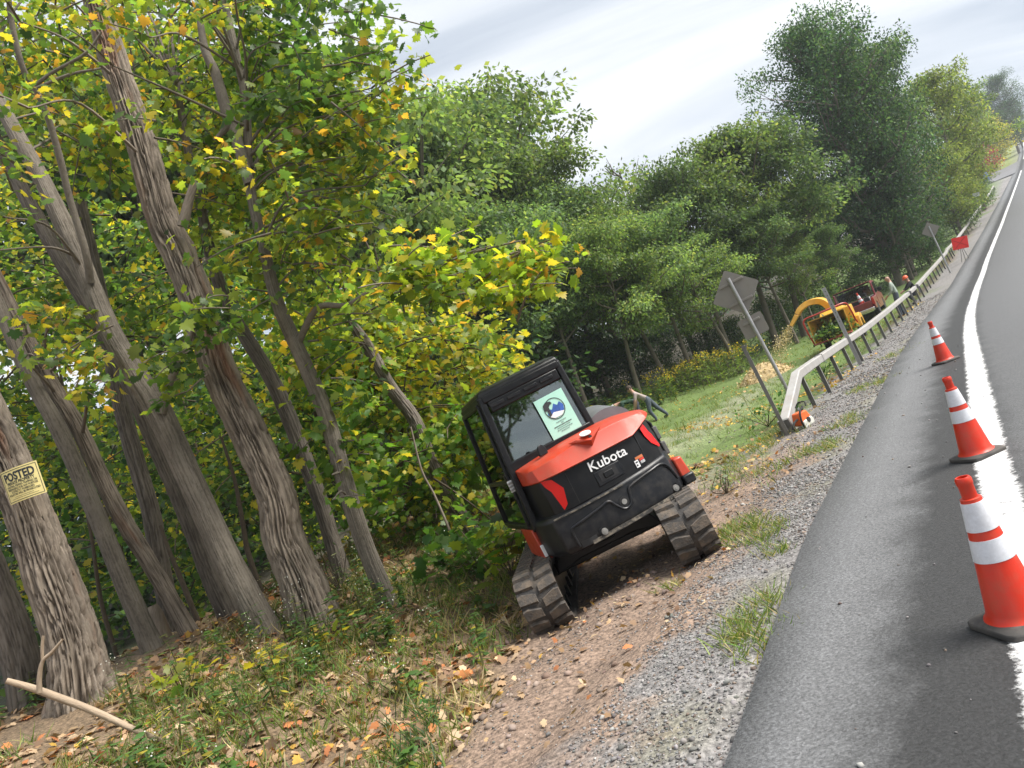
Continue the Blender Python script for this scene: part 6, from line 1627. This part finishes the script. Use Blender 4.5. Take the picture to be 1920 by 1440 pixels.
for a in ((-.47, .47, .445, .46), (-.47, .47, -.46, -.445), (-.47, -.46, -.46, .46), (.46, .47, -.46, .46)): sheet(a[0] * Wn, a[1] * Wn, a[2] * Hn, a[3] * Hn, .002).build('printed_border', m_ink, nt_)
for txt, sz, zz, wmax, bold in (('POSTED', .34, .255, .80, .012), ('PRIVATE PROPERTY', .13, .075, .72, .003), ('HUNTING, FISHING, TRAPPING OR', .085, -.02, .80, .001), ('TRESPASSING FOR ANY PURPOSE', .085, -.10, .80, .001), ('IS STRICTLY FORBIDDEN', .085, -.18, .60, .001), ('VIOLATORS WILL BE PROSECUTED', .085, -.26, .84, .001)):
    V, F = text_mesh(txt, sz * Hn, .002, bold * Hn); w0 = V[:, 0].max() - V[:, 0].min(); V[:, 0] *= wmax * Wn / w0
    MB().add([bend(v[0], v[1] + zz * Hn, .0025 + v[2] * .2) for v in V], F).build('lettering', m_ink, nt_, smooth=False)
for zz, w_ in ((-.34, .5), (-.39, .7)): sheet(-w_ / 2 * Wn, w_ / 2 * Wn, zz * Hn, (zz + .006) * Hn, .002).build('printed_rule', m_ink, nt_)
# ------------------------------------------------------------------ people
m_skin = mat('skin', (.38, .22, .16), .55, var=.08)
m_jean = mat('blue_denim', (.06, .075, .095), .85, var=.25, scale=8)
m_djean = mat('dark_trousers', (.05, .055, .07), .85, var=.25, scale=8)
m_sage = mat('sage_sweatshirt', (.27, .32, .27), .85, var=.12)
m_gtee = mat('grey_t_shirt', (.33, .27, .25), .85, var=.15)
m_dgreen = mat('dark_green_shirt', (.022, .055, .035), .85, var=.2)
m_blackc = mat('black_cloth', (.012, .012, .014), .85, var=.2)
m_hatw = mat('white_hard_hat', (.75, .75, .74), .35, var=.04)
m_hato = mat('orange_hard_hat', (.75, .12, .04), .4, var=.05)
m_hair = mat('brown_hair', (.045, .028, .018), .8, var=.2)
m_boot = mat('boots', (.03, .025, .02), .7)
def person(label, M, J, mats, sleeves='short', hat=None, hair=None, cloth_hip=True):
    """J: joint -> (x forward, y left, z up) in metres; mats: shirt, trousers, skin, boots. One continuous skinned body."""
    nodes, edges, rad, zone = [], [], [], []
    def nd(p, r, z, par=None):
        nodes.append(tuple(p)); rad.append(r * (1.18 if r > .04 else 1.0)); zone.append(z)
        if par is not None: edges.append((par, len(nodes) - 1))
        return len(nodes) - 1
    A = {k: np.array(v, float) for k, v in J.items()}
    pel = nd(A['pelvis'], .135, 1); sp = nd((A['pelvis'] + A['chest']) / 2, .135, 0, pel); ch = nd(A['chest'], .150, 0, sp)
    nk = nd(A['neck'], .060, 2, ch); hd = A['head']; up = unit(hd - A['neck'])
    h1 = nd(A['neck'] + (hd - A['neck']) * .55, .068, 2, nk); h2 = nd(hd, .098, 2, h1); nd(hd + up * .09, .075, 2, h2)
    for s in 'lr':
        sh = nd(A['sh_' + s], .072, 0, ch); el = nd(A['el_' + s], .047, 0 if sleeves == 'long' else 2, sh)
        mid = nd((A['sh_' + s] + A['el_' + s]) / 2, .058, 0, None)
        edges.remove((sh, el)); edges += [(sh, mid), (mid, el)]
        fm = nd((A['el_' + s] * .5 + A['wr_' + s] * .5), .042, 0 if sleeves == 'long' else 2, el); wr = nd(A['wr_' + s], .030, 2, fm)
        d = unit(A['wr_' + s] - A['el_' + s]); lat = unit(np.cross(d, (0, 1, .2)))
        pm = nd(A['wr_' + s] + d * .07, .036, 2, wr)
        for k in range(4):
            o = lat * (.026 - .0175 * k); f1 = nd(A['wr_' + s] + d * .115 + o, .010, 2, pm); nd(A['wr_' + s] + d * (.165 - .008 * abs(k - 1)) + o * 1.15 + np.array((0, 0, -.012)), .008, 2, f1)
        t1 = nd(A['wr_' + s] + d * .06 + lat * .05, .011, 2, wr); nd(A['wr_' + s] + d * .10 + lat * .062, .009, 2, t1)
        hp = nd(A['hip_' + s], .105, 1, pel); kn = nd(A['kn_' + s], .072, 1, hp); cf = nd(A['kn_' + s] * .6 + A['an_' + s] * .4, .066, 1, kn); an = nd(A['an_' + s], .050, 1, cf)
        ft = nd(A['an_' + s] + np.array((.03, 0, -.06)), .05, 3, an); nd(A['an_' + s] + np.array((.17, 0, -.075)), .042, 3, ft)
    me = bpy.data.meshes.new('body'); me.from_pydata(nodes, edges, []); o = bpy.data.objects.new('body', me); COL.objects.link(o)
    sk = o.modifiers.new('skin', 'SKIN'); sk.use_smooth_shade = True; sk.branch_smoothing = .4
    for i, v in enumerate(me.skin_vertices[0].data):
        v.radius = (rad[i], rad[i] * (.82 if i in (1, 2) else 1)); v.use_root = (i == 0)
    sb = o.modifiers.new('sub', 'SUBSURF'); sb.levels = 2; sb.render_levels = 2
    dg = bpy.context.evaluated_depsgraph_get(); m2 = bpy.data.meshes.new_from_object(o.evaluated_get(dg))
    bpy.data.objects.remove(o)
    Np = np.array(nodes); m2.materials.clear()
    for m in mats: m2.materials.append(m)
    E = np.array(edges); a, b = Np[E[:, 0]], Np[E[:, 1]]; zn = np.array(zone)
    mi = []
    for pl in m2.polygons:
        c = np.array(pl.center); ab = b - a; t = np.clip(((c - a) * ab).sum(1) / ((ab ** 2).sum(1) + 1e-9), 0, 1); dd = np.linalg.norm(a + ab * t[:, None] - c, axis=1)
        k = int(np.argmin(dd)); mi.append(int(zn[E[k, 1]] if t[k] > .5 else zn[E[k, 0]]))
    m2.polygons.foreach_set('material_index', mi); m2.polygons.foreach_set('use_smooth', np.ones(len(mi), bool))
    root = empty('person', mat=M); tag(root, label, 'person')
    bo = bpy.data.objects.new('body', m2); COL.objects.link(bo); bo.parent = root
    fwd = unit(np.array(J.get('face', (1, 0, 0)), float)); fwd = unit(fwd - up * fwd.dot(up)); lf = np.cross(up, fwd)
    HM = Matrix((fwd, lf, up)).transposed().to_4x4(); HM.translation = Vector(hd)
    MB().loft([[(.085, -.012, .035), (.085, .012, .035), (.10, .016, -.012), (.10, -.016, -.012)], [(.12, -.006, -.004), (.12, .006, -.004), (.122, .008, -.010), (.122, -.008, -.010)]], True, HM).build('nose', m_skin, bo)
    for sy in (-1, 1):
        MB().lathe([(.004, -.02), (.022, -.012), (.03, .0), (.02, .02)], 10, HM @ Matrix.Translation((-.005, sy * .098, .0)) @ Matrix.Rotation(R_(90 * sy), 4, 'X')).build('ear', m_skin, bo)
        MB().lathe([(.002, -.008), (.011, -.004), (.013, 0), (.008, .006)], 10, HM @ Matrix.Translation((.088, sy * .033, .025)) @ Matrix.Rotation(R_(90), 4, 'Y')).build('eye', m_ink, bo)
    MB().box((.092, 0, -.055), (.012, .045, .010), HM).build('mouth', m_ink, bo)
    if hat is not None:
        h = MB(); h.lathe([(.125, .045), (.128, .06), (.122, .11), (.095, .16), (.05, .185), (.01, .19)], 22, HM); h.lathe([(.12, .04), (.155, .045), (.155, .053), (.12, .058)], 22, HM @ Matrix.Translation((.02, 0, 0)))
        h.build('hard_hat', hat, bo)
    if hair is not None:
        h = MB(); h.lathe([(.104, -.03), (.112, .03), (.104, .09), (.07, .135), (.01, .152)], 20, HM @ Matrix.Translation((-.022, 0, .012))); h.build('hair', hair, bo)
    return root
def stand_at(px, py, Yy, yaw, sc=1.0, ground=True):
    p = at(px, py, Yy)
    if ground: p[2] = float(H(p[0], p[1]))
    return Matrix.Translation(Vector(p)) @ Matrix.Rotation(yaw, 4, 'Z') @ Matrix.Scale(sc, 4)
# grey shirt, leaning forward to the left, legs stretched behind him
person('person in grey t-shirt and jeans leaning forward in the clearing', stand_at(1226, 776, 29.5, R_(172)),
       dict(pelvis=(.02, 0, .86), chest=(.34, 0, 1.19), neck=(.46, 0, 1.36), head=(.53, 0, 1.49), sh_l=(.40, .19, 1.24), el_l=(.50, .24, .98), wr_l=(.62, .20, .74), sh_r=(.40, -.19, 1.24), el_r=(.46, -.24, .96), wr_r=(.56, -.20, .72),
            hip_l=(.02, .10, .82), kn_l=(.12, .12, .46), an_l=(-.02, .13, .09), hip_r=(-.02, -.10, .82), kn_r=(-.22, -.11, .46), an_r=(-.48, -.12, .10), face=(.9, .1, -.45)),
       [m_gtee, m_jean, m_skin, m_boot], hair=m_hair)
person('person in white hard hat and dark green shirt stooping beside the grey shirted worker', stand_at(1204, 783, 30.2, R_(176)),
       dict(pelvis=(0, 0, .84), chest=(.48, 0, .98), neck=(.66, 0, .98), head=(.80, 0, .93), sh_l=(.54, .19, .95), el_l=(.58, .22, .66), wr_l=(.66, .16, .42), sh_r=(.54, -.19, .95), el_r=(.60, -.22, .66), wr_r=(.68, -.16, .42),
            hip_l=(0, .10, .80), kn_l=(.08, .13, .44), an_l=(-.02, .14, .09), hip_r=(0, -.10, .80), kn_r=(.02, -.13, .44), an_r=(-.10, -.14, .09), face=(.5, 0, -.9)),
       [m_dgreen, m_djean, m_skin, m_boot], hat=m_hatw)
mp_ = at(1681, 606, 31.5); s0_, d0_ = sd(mp_[0], mp_[1])
person('bald person in sage green sweatshirt and jeans leaning on the barrier by the pickup', stand_at(1696, 600, 32.5, R_(150)),
       dict(pelvis=(-.05, 0, .95), chest=(-.06, 0, 1.36), neck=(-.03, 0, 1.56), head=(.03, 0, 1.69), sh_l=(-.03, .20, 1.44), el_l=(.04, .28, 1.14), wr_l=(.26, .20, .98), sh_r=(-.03, -.20, 1.44), el_r=(.02, -.28, 1.14), wr_r=(.24, -.20, 1.0),
            hip_l=(-.05, .10, .90), kn_l=(.04, .12, .50), an_l=(.02, .13, .09), hip_r=(-.05, -.10, .90), kn_r=(.0, -.12, .50), an_r=(-.08, -.13, .09), face=(.9, .25, -.3)),
       [m_sage, m_jean, m_skin, m_boot], 'long')
person('person in orange hard hat and dark clothes crouching behind the barrier', stand_at(1730, 590, 36.5, R_(165)),
       dict(pelvis=(-.1, 0, .50), chest=(.0, 0, .92), neck=(.04, 0, 1.10), head=(.08, 0, 1.22), sh_l=(.02, .20, 1.0), el_l=(.22, .26, .80), wr_l=(.42, .2, .72), sh_r=(.02, -.20, 1.0), el_r=(.20, -.28, .80), wr_r=(.38, -.22, .72),
            hip_l=(-.1, .10, .46), kn_l=(.26, .14, .50), an_l=(.10, .14, .09), hip_r=(-.1, -.10, .46), kn_r=(.24, -.14, .44), an_r=(.02, -.14, .09), face=(.9, .1, -.4)),
       [m_blackc, m_djean, m_skin, m_boot], 'long', hat=m_hato)
# black jacket thrown over the rail
def jacket(label, s):
    p = rail_at(s); hd_ = float(np.interp(s, _s, _h)); M = Matrix.Translation(Vector(p)) @ Matrix.Rotation(-hd_, 4, 'Z')
    r = np.random.default_rng(int(s * 10)); rings = []
    for k, t_ in enumerate(np.linspace(-1, 1, 13)):
        w = .30 * (1 - .35 * t_ ** 2) * (1 + .15 * r.normal())
        # down the far side, over the beam, down the road side
        x = .115 * np.sign(t_) * min(1, abs(t_) * 4); z = .10 - max(0, abs(t_) - .22) * (.55 if t_ > 0 else .35)
        x = x + .02 * r.normal(); y0 = .05 * r.normal()
        rings.append([(x - .02, y0 - w, z), (x + .025, y0 - w * .4, z + .02), (x - .01, y0 + w * .3, z + .012), (x + .02, y0 + w, z), (x + .01, y0 + w * .3, z - .025), (x, y0 - w * .4, z - .02)])
    o = MB().loft(rings).build('jacket', m_blackc, ang=60); o.matrix_world = M; tag(o, label, 'jacket')
    md = o.modifiers.new('sub', 'SUBSURF'); md.levels = 1; md.render_levels = 1
def s_for(px, py):
    best = min(np.arange(15, 60, .1), key=lambda s: abs(proj(rail_at(s))[0] - px) + abs(proj(rail_at(s))[1] - py)); return float(best)
def proj(P):
    c = (np.asarray(P) - np.array((0, 0, EYE))) @ CR
    return 960 + F_PX * c[0] / -c[2], 720 - F_PX * c[1] / -c[2]
jacket('black jacket hanging over the barrier beside the sage shirted person', s_for(1703, 563))
jacket('second black jacket draped on the barrier by the orange hard hat', s_for(1724, 546))
# ------------------------------------------------------------------ the air: far things fade towards pale blue
zlo = float(GZ.min()) - 1.0
hb = MB().box(((-261 + 761) / 2, (-61 + 801) / 2, (zlo + 108) / 2), (1030, 870, 108 - zlo))
m_haze, t, out = new_mat('haze_air')
pv = N(t, 'ShaderNodeVolumePrincipled', ins={'Density': .00045, 'Anisotropy': .2}); pv.inputs['Color'].default_value = (.86, .92, 1.0, 1)
L(t, pv.outputs[0], out.inputs['Volume'])
tag(hb.build('haze', m_haze, smooth=False), 'thin haze in the air over road and wood', kind='stuff')
